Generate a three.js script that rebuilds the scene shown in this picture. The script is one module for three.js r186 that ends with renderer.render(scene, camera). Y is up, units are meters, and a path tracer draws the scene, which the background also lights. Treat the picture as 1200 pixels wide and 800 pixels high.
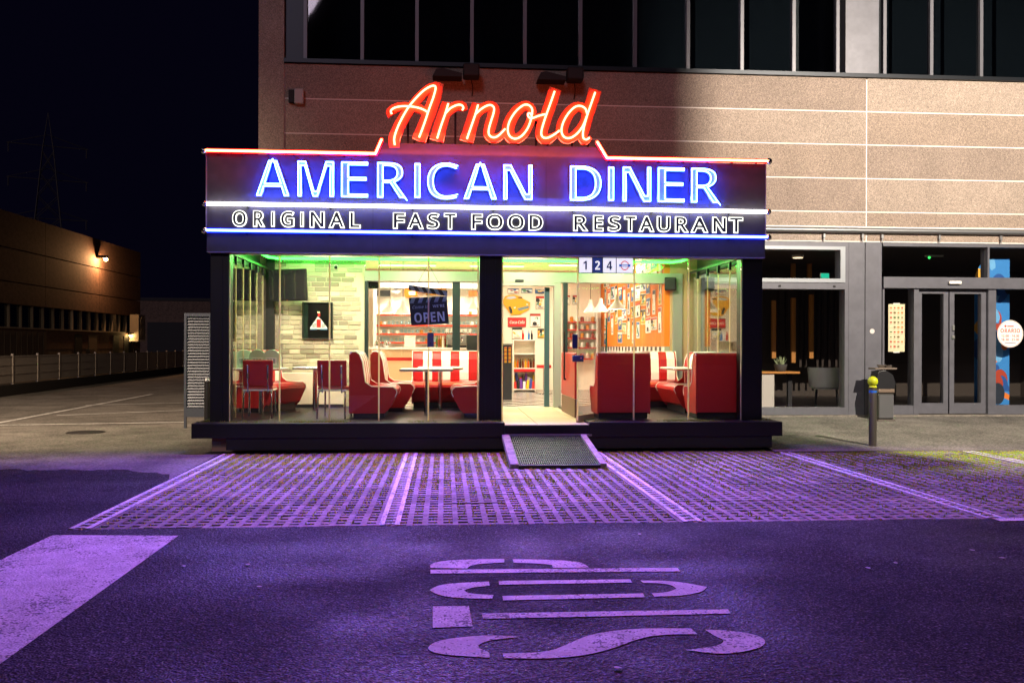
import * as THREE from 'three';
import { RoundedBoxGeometry } from 'three/addons/geometries/RoundedBoxGeometry.js';
import { mergeGeometries } from 'three/addons/utils/BufferGeometryUtils.js';
import { FontLoader } from 'three/addons/loaders/FontLoader.js';
import { RectAreaLightUniformsLib } from 'three/addons/lights/RectAreaLightUniformsLib.js';
RectAreaLightUniformsLib.init();

// ------------------------------------------------------------------ camera, sky, exposure
const F = 1050, TH = 0.075, RO = 0.003, YH = 406;               // focal length in photo pixels, yaw, roll, horizon row
const scene = new THREE.Scene();
const camera = new THREE.PerspectiveCamera(2 * Math.atan(400 / F) * 180 / Math.PI, 1.5, 0.1, 900);
const sT = Math.sin(TH), cT = Math.cos(TH);
const CAM = new THREE.Vector3(-12.5 * sT + 0.357 * cT, 1.45, 12.5 * cT + 0.357 * sT);
camera.position.copy(CAM);
camera.rotation.set(0, -TH, RO, 'YXZ');
camera.setViewOffset(1200, 800, 0, 400 - YH, 1200, 800);
const renderer = new THREE.WebGLRenderer({ antialias: true });
renderer.toneMapping = THREE.LinearToneMapping;
renderer.toneMappingExposure = 1;
renderer.shadowMap.enabled = true;

const skyData = new Float32Array(64 * 32 * 4);
for (let j = 0; j < 32; j++) for (let i = 0; i < 64; i++) skyData.set([0.0011, 0.0009, 0.0042, 1], (j * 64 + i) * 4);
const sky = new THREE.DataTexture(skyData, 64, 32, THREE.RGBAFormat, THREE.FloatType);
sky.mapping = THREE.EquirectangularReflectionMapping; sky.magFilter = THREE.LinearFilter; sky.needsUpdate = true;
scene.background = sky; scene.environment = sky;
const lin0 = (a, b, c) => new THREE.Color().setRGB(a, b, c);
const moon = new THREE.DirectionalLight(lin0(1, 0.8, 0.98), 0.36);
moon.position.set(-5, 9, 20); moon.castShadow = true; moon.shadow.radius = 24;
Object.assign(moon.shadow.camera, { left: -30, right: 30, top: 30, bottom: -30, far: 90 });
scene.add(moon);

// ------------------------------------------------------------------ helpers
let seed = 7;
const rnd = () => { seed = (seed * 1664525 + 1013904223) >>> 0; return seed / 4294967296; };
const rr = (a, b) => a + (b - a) * rnd();
function ray(px, py) {                                           // direction through a photo pixel
  let u = (px - 600) / F, v = -(py - YH) / F;
  [u, v] = [u * Math.cos(RO) - v * Math.sin(RO), u * Math.sin(RO) + v * Math.cos(RO)];
  return new THREE.Vector3(sT + u * cT, v, -cT + u * sT);
}
const hit = (px, py, axis, value) => { const d = ray(px, py), t = (value - CAM[axis]) / d[axis]; return CAM.clone().addScaledVector(d, t); };
const at = (px, py, z) => hit(px, py, 'z', z);                   // on a vertical plane parallel to the front
const gp = (px, py, y = 0) => hit(px, py, 'y', y);               // on a level plane
const dp = (px, py, depth) => CAM.clone().addScaledVector(ray(px, py), depth);

const names = {};
const numbered = (n) => { const k = names[n] = (names[n] ?? -1) + 1; return k ? n + '_' + String(k).padStart(3, '0') : n; };
function tag(o, label, category, group) { o.userData.label = label; o.userData.category = category; if (group) o.userData.group = group; return o; }
function thing(name, label, category, p = [0, 0, 0], turn = 0, group) {
  const o = new THREE.Group(); o.name = numbered(name); scene.add(o); o.position.set(...p); o.rotation.y = turn;
  return tag(o, label, category, group);
}
function mesh(name, g, m, parent) {
  const o = new THREE.Mesh(Array.isArray(g) ? merge(g) : g, m);
  o.name = parent ? name : numbered(name); (parent ?? scene).add(o); return o;
}
function struct(name, g, m) { const o = mesh(name, g, m); o.userData.kind = 'structure'; return o; }
function copy(o, p, turn, label, group) {
  const c = o.clone(); c.name = numbered(o.name.replace(/_\d{3}$/, '')); scene.add(c); c.position.set(...p); if (turn !== undefined) c.rotation.y = turn;
  c.userData = { ...o.userData }; if (label) c.userData.label = label; if (group) c.userData.group = group; return c;
}
function merge(list) {
  const gs = list.map((g) => { const n = g.index ? g.toNonIndexed() : g; for (const k of Object.keys(n.attributes)) if (!['position', 'normal', 'uv'].includes(k)) n.deleteAttribute(k); return n; });
  return mergeGeometries(gs);
}
const bx = (x0, x1, y0, y1, z0, z1) => new THREE.BoxGeometry(Math.abs(x1 - x0), Math.abs(y1 - y0), Math.abs(z1 - z0)).translate((x0 + x1) / 2, (y0 + y1) / 2, (z0 + z1) / 2);
const rb = (x0, x1, y0, y1, z0, z1, r = 0.01, s = 2) => new RoundedBoxGeometry(Math.abs(x1 - x0), Math.abs(y1 - y0), Math.abs(z1 - z0), s, r).translate((x0 + x1) / 2, (y0 + y1) / 2, (z0 + z1) / 2);
const V = (x, y, z) => new THREE.Vector3(x, y, z);
function cyl(a, b, r0, r1 = r0, seg = 10) {
  const d = b.clone().sub(a), g = new THREE.CylinderGeometry(r1, r0, d.length(), seg);
  return g.applyQuaternion(new THREE.Quaternion().setFromUnitVectors(V(0, 1, 0), d.clone().normalize())).translate((a.x + b.x) / 2, (a.y + b.y) / 2, (a.z + b.z) / 2);
}
const lathe = (pts, seg = 16) => new THREE.LatheGeometry(pts.map((p) => new THREE.Vector2(...p)), seg);
function tube(pts, r, seg = 8, closed = false, tension = 0.5, per = 6) {
  const c = new THREE.CatmullRomCurve3(pts, closed, 'catmullrom', tension);
  return new THREE.TubeGeometry(c, pts.length * per, r, seg, closed);
}
function bar(pts, r, seg = 8) {                                  // straight pieces with ball joints
  const g = [];
  for (let i = 0; i + 1 < pts.length; i++) g.push(cyl(pts[i], pts[i + 1], r, r, seg));
  for (const p of pts) g.push(new THREE.SphereGeometry(r, seg, 6).translate(p.x, p.y, p.z));
  return merge(g);
}
function uvm(g, s = 1) {                                         // uv in metres from positions, by the way each face points
  if (g.index) g = g.toNonIndexed();
  const p = g.attributes.position, n = g.attributes.normal, uv = new Float32Array(p.count * 2);
  for (let i = 0; i < p.count; i++) {
    const ax = Math.abs(n.getX(i)), ay = Math.abs(n.getY(i)), az = Math.abs(n.getZ(i));
    const [a, b] = ay >= ax && ay >= az ? [p.getX(i), -p.getZ(i)] : ax > az ? [p.getZ(i), p.getY(i)] : [p.getX(i), p.getY(i)];
    uv[2 * i] = a * s; uv[2 * i + 1] = b * s;
  }
  g.setAttribute('uv', new THREE.BufferAttribute(uv, 2)); return g;
}
function flat(pts, y) {                                          // level sheet from [x, z] corners
  const s = new THREE.Shape(pts.map(([x, z]) => new THREE.Vector2(x, -z)));
  return uvm(new THREE.ShapeGeometry(s).rotateX(-Math.PI / 2).translate(0, y, 0));
}
const ext = (pts, depth, bevel = 0) => new THREE.ExtrudeGeometry(pts instanceof THREE.Shape ? pts : new THREE.Shape(pts.map((p) => new THREE.Vector2(p[0], p[1]))), { depth, bevelEnabled: bevel > 0, bevelSize: bevel, bevelThickness: bevel, bevelSegments: 2, curveSegments: 8 });
// textures
function noiseGrid(n, cells, s) {                                // tiling value noise, 0..1
  let sd = s; const r = () => { sd = (sd * 1664525 + 1013904223) >>> 0; return sd / 4294967296; };
  const g = Float32Array.from({ length: cells * cells }, r), out = new Float32Array(n * n);
  for (let j = 0; j < n; j++) for (let i = 0; i < n; i++) {
    const x = i / n * cells, y = j / n * cells, x0 = Math.floor(x), y0 = Math.floor(y);
    let fx = x - x0, fy = y - y0; fx = fx * fx * (3 - 2 * fx); fy = fy * fy * (3 - 2 * fy);
    const q = (a, b) => g[((y0 + b) % cells) * cells + (x0 + a) % cells];
    out[j * n + i] = (q(0, 0) * (1 - fx) + q(1, 0) * fx) * (1 - fy) + (q(0, 1) * (1 - fx) + q(1, 1) * fx) * fy;
  }
  return out;
}
function dataTex(n, f, metres, srgb = true) {
  const d = new Uint8Array(n * n * 4);
  for (let k = 0; k < n * n; k++) { const c = f(k); d[4 * k] = c[0]; d[4 * k + 1] = c[1]; d[4 * k + 2] = c[2]; d[4 * k + 3] = 255; }
  const t = new THREE.DataTexture(d, n, n); t.wrapS = t.wrapT = THREE.RepeatWrapping; t.magFilter = THREE.LinearFilter;
  t.repeat.set(1 / metres, 1 / metres); if (srgb) t.colorSpace = THREE.SRGBColorSpace; t.needsUpdate = true; return t;
}
const clamp = (v) => Math.max(0, Math.min(255, v));
function print(w, h, draw) {                                     // flat print on a canvas
  const c = document.createElement('canvas'); c.width = w; c.height = h; draw(c.getContext('2d'), w, h);
  const t = new THREE.CanvasTexture(c); t.colorSpace = THREE.SRGBColorSpace; t.magFilter = THREE.LinearFilter; return t;
}
const std = (color, roughness = 0.6, more = {}) => new THREE.MeshStandardMaterial({ color, roughness, ...more });
const lin = (r, g, b) => new THREE.Color().setRGB(r, g, b);
const glow = (r, g, b) => new THREE.MeshStandardMaterial({ color: 0x111111, roughness: 0.4, emissive: lin(1, 1, 1).setRGB(r, g, b) });
function areaLight(color, intensity, w, h, p, target, name) {
  const l = new THREE.RectAreaLight(color, intensity, w, h); l.name = name; l.position.copy(p); scene.add(l); l.lookAt(target); return l;
}

// ------------------------------------------------------------------ materials
const nA = noiseGrid(1024, 512, 11), nB = noiseGrid(1024, 200, 12), nC = noiseGrid(1024, 6, 13), nD = noiseGrid(1024, 17, 14), nE = noiseGrid(1024, 48, 15);
const aspF = (lo, c0) => (k) => { const v = lo + 74 * (nA[k] - 0.5) * (nA[k] > 0.72 ? 1.9 : 1) + 30 * (nB[k] - 0.5) + c0 * (nC[k] - 0.5) + c0 * 0.6 * (nD[k] - 0.5); return [clamp(v), clamp(v * 0.985), clamp(v * 0.97)]; };
const bigA = noiseGrid(2048, 5, 21), bigB = noiseGrid(2048, 23, 22), bigC = noiseGrid(2048, 90, 23);
const spots = []; for (let i = 0; i < 26; i++) spots.push([rnd() * 2048, rnd() * 2048, rr(6, 34), rr(0.4, 1)]);
const aspTex = dataTex(2048, (k) => {
  const i = k & 2047, j = k >> 11, f = ((j * 3) & 1023) * 1024 + ((i * 3) & 1023), g = (j & 1023) * 1024 + (i & 1023), st = bigA[((j * 2) & 2047) * 2048 + (i >> 2)], st2 = bigB[j * 2048 + (i >> 3)];
  let v = 36 + 84 * (nA[g] - 0.5) * (nA[g] > 0.72 ? 1.9 : 1) + 26 * (nB[f] - 0.5) + 16 * (bigA[k] - 0.5) + 12 * (bigB[k] - 0.5) + 8 * (bigC[k] - 0.5) + 18 * (st - 0.5) + 12 * (st2 - 0.5);
  for (const [x, y, q, d] of spots) { const r2 = ((i - x) ** 2 + (j - y) ** 2) / (q * q); if (r2 < 1.6) v -= 16 * d * Math.max(0, Math.min(1, (1.25 - r2 - 0.7 * (bigC[k] - 0.5)) * 3)); }
  return [clamp(v), clamp(v * 0.985), clamp(v * 0.97)];
}, 7.2), aspBump = dataTex(1024, (k) => { const v = clamp(255 * (0.6 * nA[k] + 0.4 * nB[k])); return [v, v, v]; }, 3.6, false);
const aspRough = dataTex(1024, (k) => { const v = clamp(255 * (0.86 + 0.25 * (nC[k] - 0.5) + 0.25 * (nD[k] - 0.5) + 0.3 * (nA[k] - 0.5))); return [v, v, v]; }, 6, false);
const asphalt = new THREE.MeshPhysicalMaterial({ map: aspTex, bumpMap: aspBump, bumpScale: 0.008, roughnessMap: aspRough, roughness: 1, specularIntensity: 0.35 });
const oldAsphalt = new THREE.MeshPhysicalMaterial({ specularIntensity: 0.3, map: dataTex(1024, (k) => { const v = 108 + 50 * (nA[k] - 0.5) + 30 * (nB[k] - 0.5) + 22 * (nC[k] - 0.5) + 26 * (nD[k] - 0.5); return [clamp(v), clamp(v * 0.97), clamp(v * 0.92)]; }, 5), bumpMap: aspBump, bumpScale: 0.004, roughness: 0.85 });
const paintTex = dataTex(1024, (k) => { const w = nA[k] * 0.5 + nB[k] * 0.3 + nD[k] * 0.3; const v = w > 0.71 ? 105 : w > 0.65 ? 165 : 208 + 26 * (nB[k] - 0.5) + 30 * (nE[k] - 0.5); return [clamp(v), clamp(v), clamp(v * 0.98)]; }, 4);
const roadPaint = new THREE.MeshStandardMaterial({ map: paintTex, bumpMap: aspBump, bumpScale: 0.004, roughness: 0.9 });
const linePaint = new THREE.MeshStandardMaterial({ map: paintTex, color: 0xffffff, roughness: 0.75 });
const aggTex = dataTex(1024, (k) => { const v = nA[k], c = nB[k]; const b = 150 + 84 * (v - 0.5) + 34 * (c - 0.5) + 10 * (nC[k] - 0.5); return [clamp(b * 1.04), clamp(b * 0.95), clamp(b * 0.87)]; }, 2.6);
const aggregate = new THREE.MeshStandardMaterial({ map: aggTex, bumpMap: aspBump, bumpScale: 0.003, roughness: 0.9 });
const aggs = [0xffffff, 0xf3efec, 0xe9e6e6].map((c) => new THREE.MeshStandardMaterial({ map: aggTex, color: c, bumpMap: aspBump, bumpScale: 0.003, roughness: 0.9 }));
const concTex = dataTex(1024, (k) => { const v = 150 + 34 * (nB[k] - 0.5) + 40 * (nE[k] - 0.5) + 30 * (nD[k] - 0.5) + 22 * (nA[k] - 0.5); return [clamp(v), clamp(v * 0.97), clamp(v * 0.93)]; }, 2);
const concretes = [0xe6e3de, 0xcfcbc5, 0xbab6b0].map((c) => new THREE.MeshStandardMaterial({ map: concTex, color: c, roughness: 0.9 }));
const soil = std(0x4b4334, 1), sealant = std(0xe6e2da, 0.7);
const blackMetal = std(0x0d0d12, 0.42, { metalness: 0.3 }), darkFrame = std(0x20242a, 0.4, { metalness: 0.6 });
const fasciaTex = dataTex(1024, (k) => { const v = 70 + 8 * (nE[k] - 0.5) + 6 * (nD[k] - 0.5); return [clamp(v), clamp(v), clamp(v * 1.06)]; }, 3);
const fasciaMat = new THREE.MeshStandardMaterial({ map: fasciaTex, roughness: 0.55, metalness: 0.1 });
const greyMetalTex = dataTex(1024, (k) => { const v = 100 + 5 * (nE[k] - 0.5) + 8 * (nD[k] - 0.5) + 5 * (nA[k] - 0.5); return [clamp(v), clamp(v * 1.01), clamp(v * 1.09)]; }, 2.5);
const greyMetal = new THREE.MeshStandardMaterial({ map: greyMetalTex, roughness: 0.45, metalness: 0.25 });
const alu = std(0xa9aca8, 0.35, { metalness: 0.7 }), steel = std(0xc9cacb, 0.16, { metalness: 1 }), galv = std(0x8d8f92, 0.45, { metalness: 0.8 });
const glass = new THREE.MeshPhysicalMaterial({ color: 0xffffff, roughness: 0, transmission: 1, thickness: 0, ior: 1.52 });
const sideGlass = new THREE.MeshPhysicalMaterial({ color: 0xf4fbf6, roughness: 0, transmission: 1, thickness: 0, ior: 1.8 });
const darkGlass = new THREE.MeshPhysicalMaterial({ color: 0x9aa4ad, roughness: 0.02, transmission: 1, thickness: 0, ior: 1.52 });
const paneEdge = new THREE.MeshPhysicalMaterial({ color: 0xf6e6bc, roughness: 0.9, transmission: 0.6, thickness: 0 });
const red = new THREE.MeshPhysicalMaterial({ color: lin(0.46, 0.012, 0.012), roughness: 0.34, clearcoat: 0.3, clearcoatRoughness: 0.2 });
const cream = std(0xf1e7d4, 0.4), whiteVinyl = std(0xf0ebe2, 0.4), whitePaint = std(0xe9e6df, 0.6), offWhite = std(0xd9d2c4, 0.7);
const black = std(0x0a0a0c, 0.5), nearBlack = std(0x17171a, 0.7);

// ------------------------------------------------------------------ ground
const FZ = -3.2, FL = 0.38;                                     // building front plane, diner floor level
const PX0 = -3.53, PX1 = 8.4, PZ0 = 0.2, PZ1 = 5.2;
{
  const s = new THREE.Shape([[-300, -60], [300, -60], [300, 500], [-300, 500]].map(([x, y]) => new THREE.Vector2(x, y)));
  s.holes.push(new THREE.Path([[PX0, -PZ1], [PX0, -PZ0], [PX1, -PZ0], [PX1, -PZ1]].map(([x, y]) => new THREE.Vector2(x, y))));
  struct('ground', uvm(new THREE.ShapeGeometry(s).rotateX(-Math.PI / 2)), asphalt);
  struct('soil_bed', flat([[PX0 - 0.1, PZ0 - 0.1], [PX1 + 0.1, PZ0 - 0.1], [PX1 + 0.1, PZ1 + 0.1], [PX0 - 0.1, PZ1 + 0.1]], -0.02), soil);
  // older, paler asphalt of the yard on the left; its cut edge wanders
  const e = []; for (let i = 0; i <= 60; i++) { const px = -260 + i * (500 / 60), p = gp(px, 551 + 0.6 * Math.sin(i * 0.9) + rr(-0.9, 0.9) + (px > 150 ? (px - 150) * 0.12 : 0)); e.push([Math.min(p.x, PX0 - 0.02), p.z]); }
  struct('yard_pavement', flat([...e, [-3.62, -3], [-3.9, -60], [-120, -60]], 0.004), oldAsphalt);
  // sloping forecourt of the shop on the right
  const g = new THREE.PlaneGeometry(30, 3.7, 60, 8).rotateX(-Math.PI / 2), p = g.attributes.position;
  for (let i = 0; i < p.count; i++) { const z = p.getZ(i) - 1.4, k = (0.42 - z) / 3.65; p.setXYZ(i, p.getX(i) + 18.97, 0.02 + 0.19 * k, z + (z > 0.3 ? 0.02 * Math.sin(p.getX(i) * 3) : 0)); }
  g.computeVertexNormals();
  struct('pavement', uvm(g), oldAsphalt);
  struct('pavement_edge', bx(3.97, 30, -0.05, 0.018, 0.41, 0.46), concretes[2]);
}
{ // grid pavers: each one a piece with sixteen open cells
  const gr = new THREE.Group(); gr.name = 'grid_paving'; gr.userData.kind = 'structure'; scene.add(gr);
  const make = (sd) => {
    const g = [], q = () => { sd = (sd * 16807) % 2147483647; return sd / 2147483647 - 0.5; };
    for (let i = 0; i < 4; i++) {
      const x = i * 0.125 - 0.25 + 0.0625, w = 0.024 + 0.003 * q();
      g.push(bx(x - w, x + w, -0.05, 0.002 + 0.003 * q(), -0.248, 0.248));
      for (let j = 0; j < 4; j++) { const z = j * 0.125 - 0.1875 + 0.008 * q(), h = 0.033 + 0.004 * q(); g.push(bx(x + w - 0.001, x + 0.125 - w + 0.001, -0.05, -0.002 + 0.004 * q(), z - h, z + h)); }
    }
    return uvm(merge(g).translate(-0.02, 0, 0));
  };
  const gs = [1, 2, 3, 4].map((k) => make(k * 977 + 5));
  for (let j = 0; j < 10; j++) for (let i = 0; i < 24; i++) {
    const x = PX0 + 0.25 + i * 0.5, z = PZ0 + 0.25 + j * 0.5;
    if (x > 9.3 - z * 0.78) continue;
    const m = mesh('paver', gs[(i * 3 + j * 5 + ((i * j) % 3)) % 4], concretes[Math.floor(rnd() * 3)], gr);
    m.position.set(x, rr(-0.004, 0.002), z); m.rotation.set(rr(-0.006, 0.006), 0, rr(-0.006, 0.006));
  }
  // moss and grass in the cells, thickest by the diner
  const blade = new THREE.ConeGeometry(0.007, 0.034, 3).translate(0, 0.017, 0), mossMat = std(0x93a028, 0.9);
  const M = [], C = [], o = new THREE.Object3D();
  for (let j = 0; j < 40; j++) for (let i = 0; i < 96; i++) {
    const x = PX0 + 0.105 + i * 0.125, z = PZ0 + 0.125 + j * 0.125;
    if (x > 9.3 - z * 0.78) continue;
    const patch = 0.5 + 0.5 * Math.sin(x * 1.9 + 1) * Math.sin(z * 1.3 + x * 0.7), near = Math.exp(-z / 1.6) + (x > 4 ? 0.35 * Math.exp(-z / 2.5) : 0);
    const n = Math.floor(rnd() * 44 * (near * 2.0 + 0.03 * patch));
    for (let k = 0; k < n; k++) { o.position.set(x + rr(-0.04, 0.04), -0.021, z + rr(-0.045, 0.045)); const s = rr(0.7, 1.35); o.scale.set(s * 1.7, s, s * 1.7); o.rotation.set(rr(-0.6, 0.6), rr(0, 6), rr(-0.6, 0.6)); o.updateMatrix(); M.push(o.matrix.clone()); C.push(lin(rr(0.5, 1.2), rr(0.6, 1.2), rr(0.4, 1))); }
  }
  const im = new THREE.InstancedMesh(blade, mossMat, M.length); M.forEach((m, k) => { im.setMatrixAt(k, m); im.setColorAt(k, C[k]); });
  im.name = 'moss'; im.userData.kind = 'stuff'; tag(im, 'yellow green moss growing in the cells of the grid paving', 'moss'); scene.add(im);
}
{ // painted bay lines run over the ribs of the pavers, the cells stay open
  const line = (x, z0, z1, y = 0.006) => { const g = []; for (const dx of [-0.0625, 0.0625]) g.push(bx(x + dx - 0.02, x + dx + 0.02, y, y + 0.003, z0, z1)); for (let z = PZ0 + 0.0625; z < z1; z += 0.125) if (z > z0) g.push(bx(x - 0.043, x + 0.043, y - 0.002, y + 0.001, z - 0.016, z + 0.016)); return uvm(merge(g)); };
  const L = [[-3.445, 'outer end of the paved bays, beside the yard'], [-1.02, 'first between two bays, counted from the yard'], [1.48, 'starting beside the metal ramp'], [4.105, 'running past the corner of the black deck']];
  L.forEach(([x, w], i) => tag(mesh('bay_line', line(x - 0.0025, 0.25, 5.2), linePaint), 'white bay line on the grid paving, ' + w, 'road marking', 'bay lines'));
  tag(mesh('bay_line', flat([[4.06, 5.21], [8.5, 5.21], [8.5, 5.33], [4.06, 5.33]], 0.006), linePaint), 'white painted line along the front edge of the paved bays', 'road marking', 'bay lines');
  tag(mesh('bay_line', line(6.73, 0.45, 4.2), linePaint), 'white painted bay line facing the glass shop doors', 'road marking', 'bay lines');
}
{ // paint on the asphalt
  const smooth = (p) => { const out = []; p.forEach((b, i) => { const a = p[(i + p.length - 1) % p.length], c = p[(i + 1) % p.length], u = [b[0] - a[0], (b[1] - a[1]) * 3], v = [c[0] - b[0], (c[1] - b[1]) * 3], t = Math.abs(Math.atan2(u[0] * v[1] - u[1] * v[0], u[0] * v[0] + u[1] * v[1])); if (t > 1.0 || t < 0.03) out.push(b); else out.push([b[0] + (a[0] - b[0]) * 0.25, b[1] + (a[1] - b[1]) * 0.25], [b[0] + (c[0] - b[0]) * 0.25, b[1] + (c[1] - b[1]) * 0.25]); }); return out; };
  const S = (pts, y) => flat(smooth(smooth(smooth(pts))).map(([a, b]) => { const p = gp(480 + a / 2.6667, 620 + b / 2.6667); return [p.x, p.z]; }), y);
  const stop = thing('stop_marking', 'large white stencilled word STOP painted on the dark asphalt', 'road marking');
  const letters = [
    [[[65, 122], [63, 110], [100, 100], [200, 95], [296, 94], [296, 105], [225, 109], [190, 114], [180, 124]], [[322, 95], [420, 96], [500, 100], [545, 107], [562, 122], [448, 122], [445, 113], [400, 108], [325, 106]], [[65, 128], [838, 122], [846, 133], [65, 140]]],
    [[[62, 192], [85, 178], [130, 170], [248, 165], [250, 178], [195, 183], [170, 193], [185, 203], [262, 207], [258, 219], [150, 217], [90, 208]], [[278, 163], [690, 158], [695, 168], [280, 175]], [[290, 210], [730, 202], [736, 214], [292, 224]], [[722, 162], [800, 162], [870, 170], [930, 182], [915, 198], [850, 210], [765, 212], [757, 202], [810, 198], [835, 188], [820, 176], [780, 170], [730, 169]]],
    [[[72, 243], [185, 241], [197, 305], [72, 310]], [[225, 265], [995, 252], [1005, 265], [230, 282]]],
    [[[52, 375], [75, 355], [130, 342], [250, 332], [345, 338], [270, 346], [240, 352], [215, 362], [215, 375], [250, 385], [250, 403], [150, 398], [80, 390]], [[290, 390], [400, 388], [455, 378], [500, 358], [560, 332], [640, 318], [740, 311], [880, 312], [900, 330], [800, 330], [720, 342], [650, 370], [560, 395], [440, 407], [295, 405]], [[925, 316], [1000, 318], [1080, 330], [1118, 350], [1100, 372], [1030, 388], [960, 392], [862, 379], [930, 372], [975, 362], [985, 348], [955, 336]]],
  ];
  letters.forEach((ps, k) => mesh('letter', ps.map((p) => S(p, 0.004)), roadPaint, stop).userData.label = 'letter ' + 'POTS'[k]);
  tag(mesh('stop_line', flat([[-3.56, 5.42], [-2.6, 5.5], [-2.57, 14], [-3.58, 14]], 0.004), roadPaint), 'broad white stop line painted on the asphalt beside the bays', 'road marking');
  const seg = (a, b, w, l) => { const p = gp(...a), q = gp(...b), d = V(q.x - p.x, 0, q.z - p.z).normalize().multiplyScalar(w / 2); return tag(mesh('yard_line', flat([[p.x - d.z, p.z + d.x], [q.x - d.z, q.z + d.x], [q.x + d.z, q.z - d.x], [p.x + d.z, p.z - d.x]], 0.009), linePaint), l, 'road marking', 'yard lines'); };
  seg([-60, 499.5], [215, 495], 0.13, 'long white painted line across the yard, next to the louvred screen');
  seg([-30, 501], [178, 462], 0.12, 'white painted line running away towards the fence');
  seg([66, 487], [215, 481], 0.12, 'middle white painted bay line in the lit yard');
  seg([100, 475], [215, 472], 0.12, 'white painted bay line in the yard, farthest from the diner');
  const mh = gp(100, 507); const man = thing('manhole_cover', 'round dark iron manhole cover in the yard', 'manhole', [mh.x, 0.004, mh.z]);
  mesh('cover', new THREE.CylinderGeometry(0.27, 0.27, 0.008, 28).translate(0, 0.006, 0), nearBlack, man); mesh('rim', new THREE.TorusGeometry(0.29, 0.012, 6, 32).rotateX(Math.PI / 2), std(0x2a2724, 0.6), man);
}

// ------------------------------------------------------------------ big building behind
const XL = -3.785, JX = at(1016, 170, FZ).x;
{
  const b = thing('commercial_building', 'large building with speckled pinkish panels, white joints and a dark ribbon of windows', 'building');
  const rows = [3.37, 3.905, 4.51, 5.12, 5.72, 6.33];
  mesh('backing', [bx(XL + 0.4, 22, 3.36, 6.3, FZ - 0.3, FZ - 0.006)], sealant, b);
  for (let r = 0; r < 5; r++) for (const [x0, x1] of [[XL + 0.44, JX - 0.011], [JX + 0.011, 13.5], [13.522, 22]])
    mesh('wall_panel', uvm(bx(x0, x1, rows[r] + 0.011, rows[r + 1] - 0.011, FZ - 0.06, FZ)), aggs[(r * 2 + (x0 > 5 ? 1 : 0) + (x0 > 10 ? 1 : 0)) % 3], b);
  mesh('pilaster', uvm(bx(XL, XL + 0.43, 0.2, 9.6, FZ - 0.3, FZ + 0.02)), aggregate, b);
  mesh('side_wall', uvm(bx(XL, XL + 0.25, 0, 9.6, -16, FZ - 0.301)), aggregate, b);
  mesh('rear_wall', bx(XL, 22, 0, 9.6, -16.3, -16.001), aggregate, b);
  mesh('end_wall', bx(22, 22.3, 0, 9.6, -16, FZ - 0.301), aggregate, b);
  mesh('roof', bx(XL - 0.02, 22.3, 9.6, 9.85, -16.3, FZ + 0.1), nearBlack, b);
  mesh('floor_slab', bx(XL + 0.26, 21.9, 3.42, 3.62, -15.9, FZ - 0.32), offWhite, b);
  mesh('dark_room_wall', bx(XL + 0.26, 21.9, 3.63, 9.5, FZ - 1.6, FZ - 1.5), std(0x8a847c, 0.8), b);
  mesh('sill', bx(XL + 0.431, 22, 6.331, 6.40, FZ - 0.3, FZ + 0.05), darkFrame, b);
  // ribbon window: mullions and panes
  const col0 = at(992, 40, FZ).x, col1 = at(1031, 40, FZ).x;
  mesh('column', uvm(bx(col0, col1, 6.401, 9.59, FZ - 0.3, FZ - 0.02)), greyMetal, b);
  const xs = [358, 424.6, 488.6, 553, 615, 680, 744, 806, 869, 929.7, 981].map((p) => at(p, 45, FZ - 0.1).x), xr = [1036, 1090.7, 1149, 1207, 1265, 1323].map((p) => at(p, 45, FZ - 0.1).x);
  mesh('window_jamb', bx(XL + 0.431, xs[0] - 0.02, 6.401, 9.59, FZ - 0.3, FZ - 0.06), darkFrame, b);
  for (const L of [xs, xr]) L.forEach((x, i) => {
    mesh('mullion', bx(x - 0.03, x + 0.03, 6.401, 9.59, FZ - 0.16, FZ - 0.05), greyMetal, b);
    if (i + 1 < L.length) {
      const w = mesh('window_pane', bx(x + 0.031, L[i + 1] - 0.031, 6.44, 9.58, FZ - 0.118, FZ - 0.11), darkGlass, b);
      mesh('window_rail', bx(x + 0.031, L[i + 1] - 0.031, 6.401, 6.439, FZ - 0.15, FZ - 0.08), darkFrame, w);
    }
  });
  // soffit beam over the shop fronts and flat grey cladding between them
  const c0 = at(994.5, 400, FZ).x, c1 = at(1013.5, 400, FZ).x, c2 = at(1033, 400, FZ).x;
  mesh('cladding', uvm(bx(c0, c1 - 0.008, 0.2, 3.355, FZ - 0.3, FZ + 0.015)), greyMetal, b);
  mesh('cladding', uvm(bx(c1 + 0.008, c2, 0.2, 3.355, FZ - 0.3, FZ + 0.015)), greyMetal, b);
  mesh('cladding_joint', bx(c1 - 0.008, c1 + 0.008, 0.2, 3.355, FZ - 0.29, FZ - 0.004), nearBlack, b);
  mesh('threshold', uvm(bx(3.97, 22, 0.1, 0.235, FZ - 0.3, FZ + 0.06)), concretes[1], b);
  // partitions between the diner and the restaurant next door
  mesh('partition', bx(4.02, 4.12, 0, 3.41, -15.9, FZ - 0.31), offWhite, b);
  mesh('shop_floor', uvm(bx(4.13, 21.9, 0.02, 0.24, -9.2, FZ - 0.31)), std(0x2c2a29, 0.3), b);
  mesh('shop_rear_wall', bx(4.13, 21.9, 0.24, 3.41, -9.4, -9.21), std(0x4a423c, 0.8), b);
  mesh('shop_end_wall', bx(14, 14.1, 0.24, 3.41, -9.2, FZ - 0.31), std(0x4a423c, 0.8), b);
  mesh('shop_ceiling', bx(4.13, 21.9, 3.37, 3.41, -9.2, FZ - 0.31), std(0x4a423c, 0.8), b);
}
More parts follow.
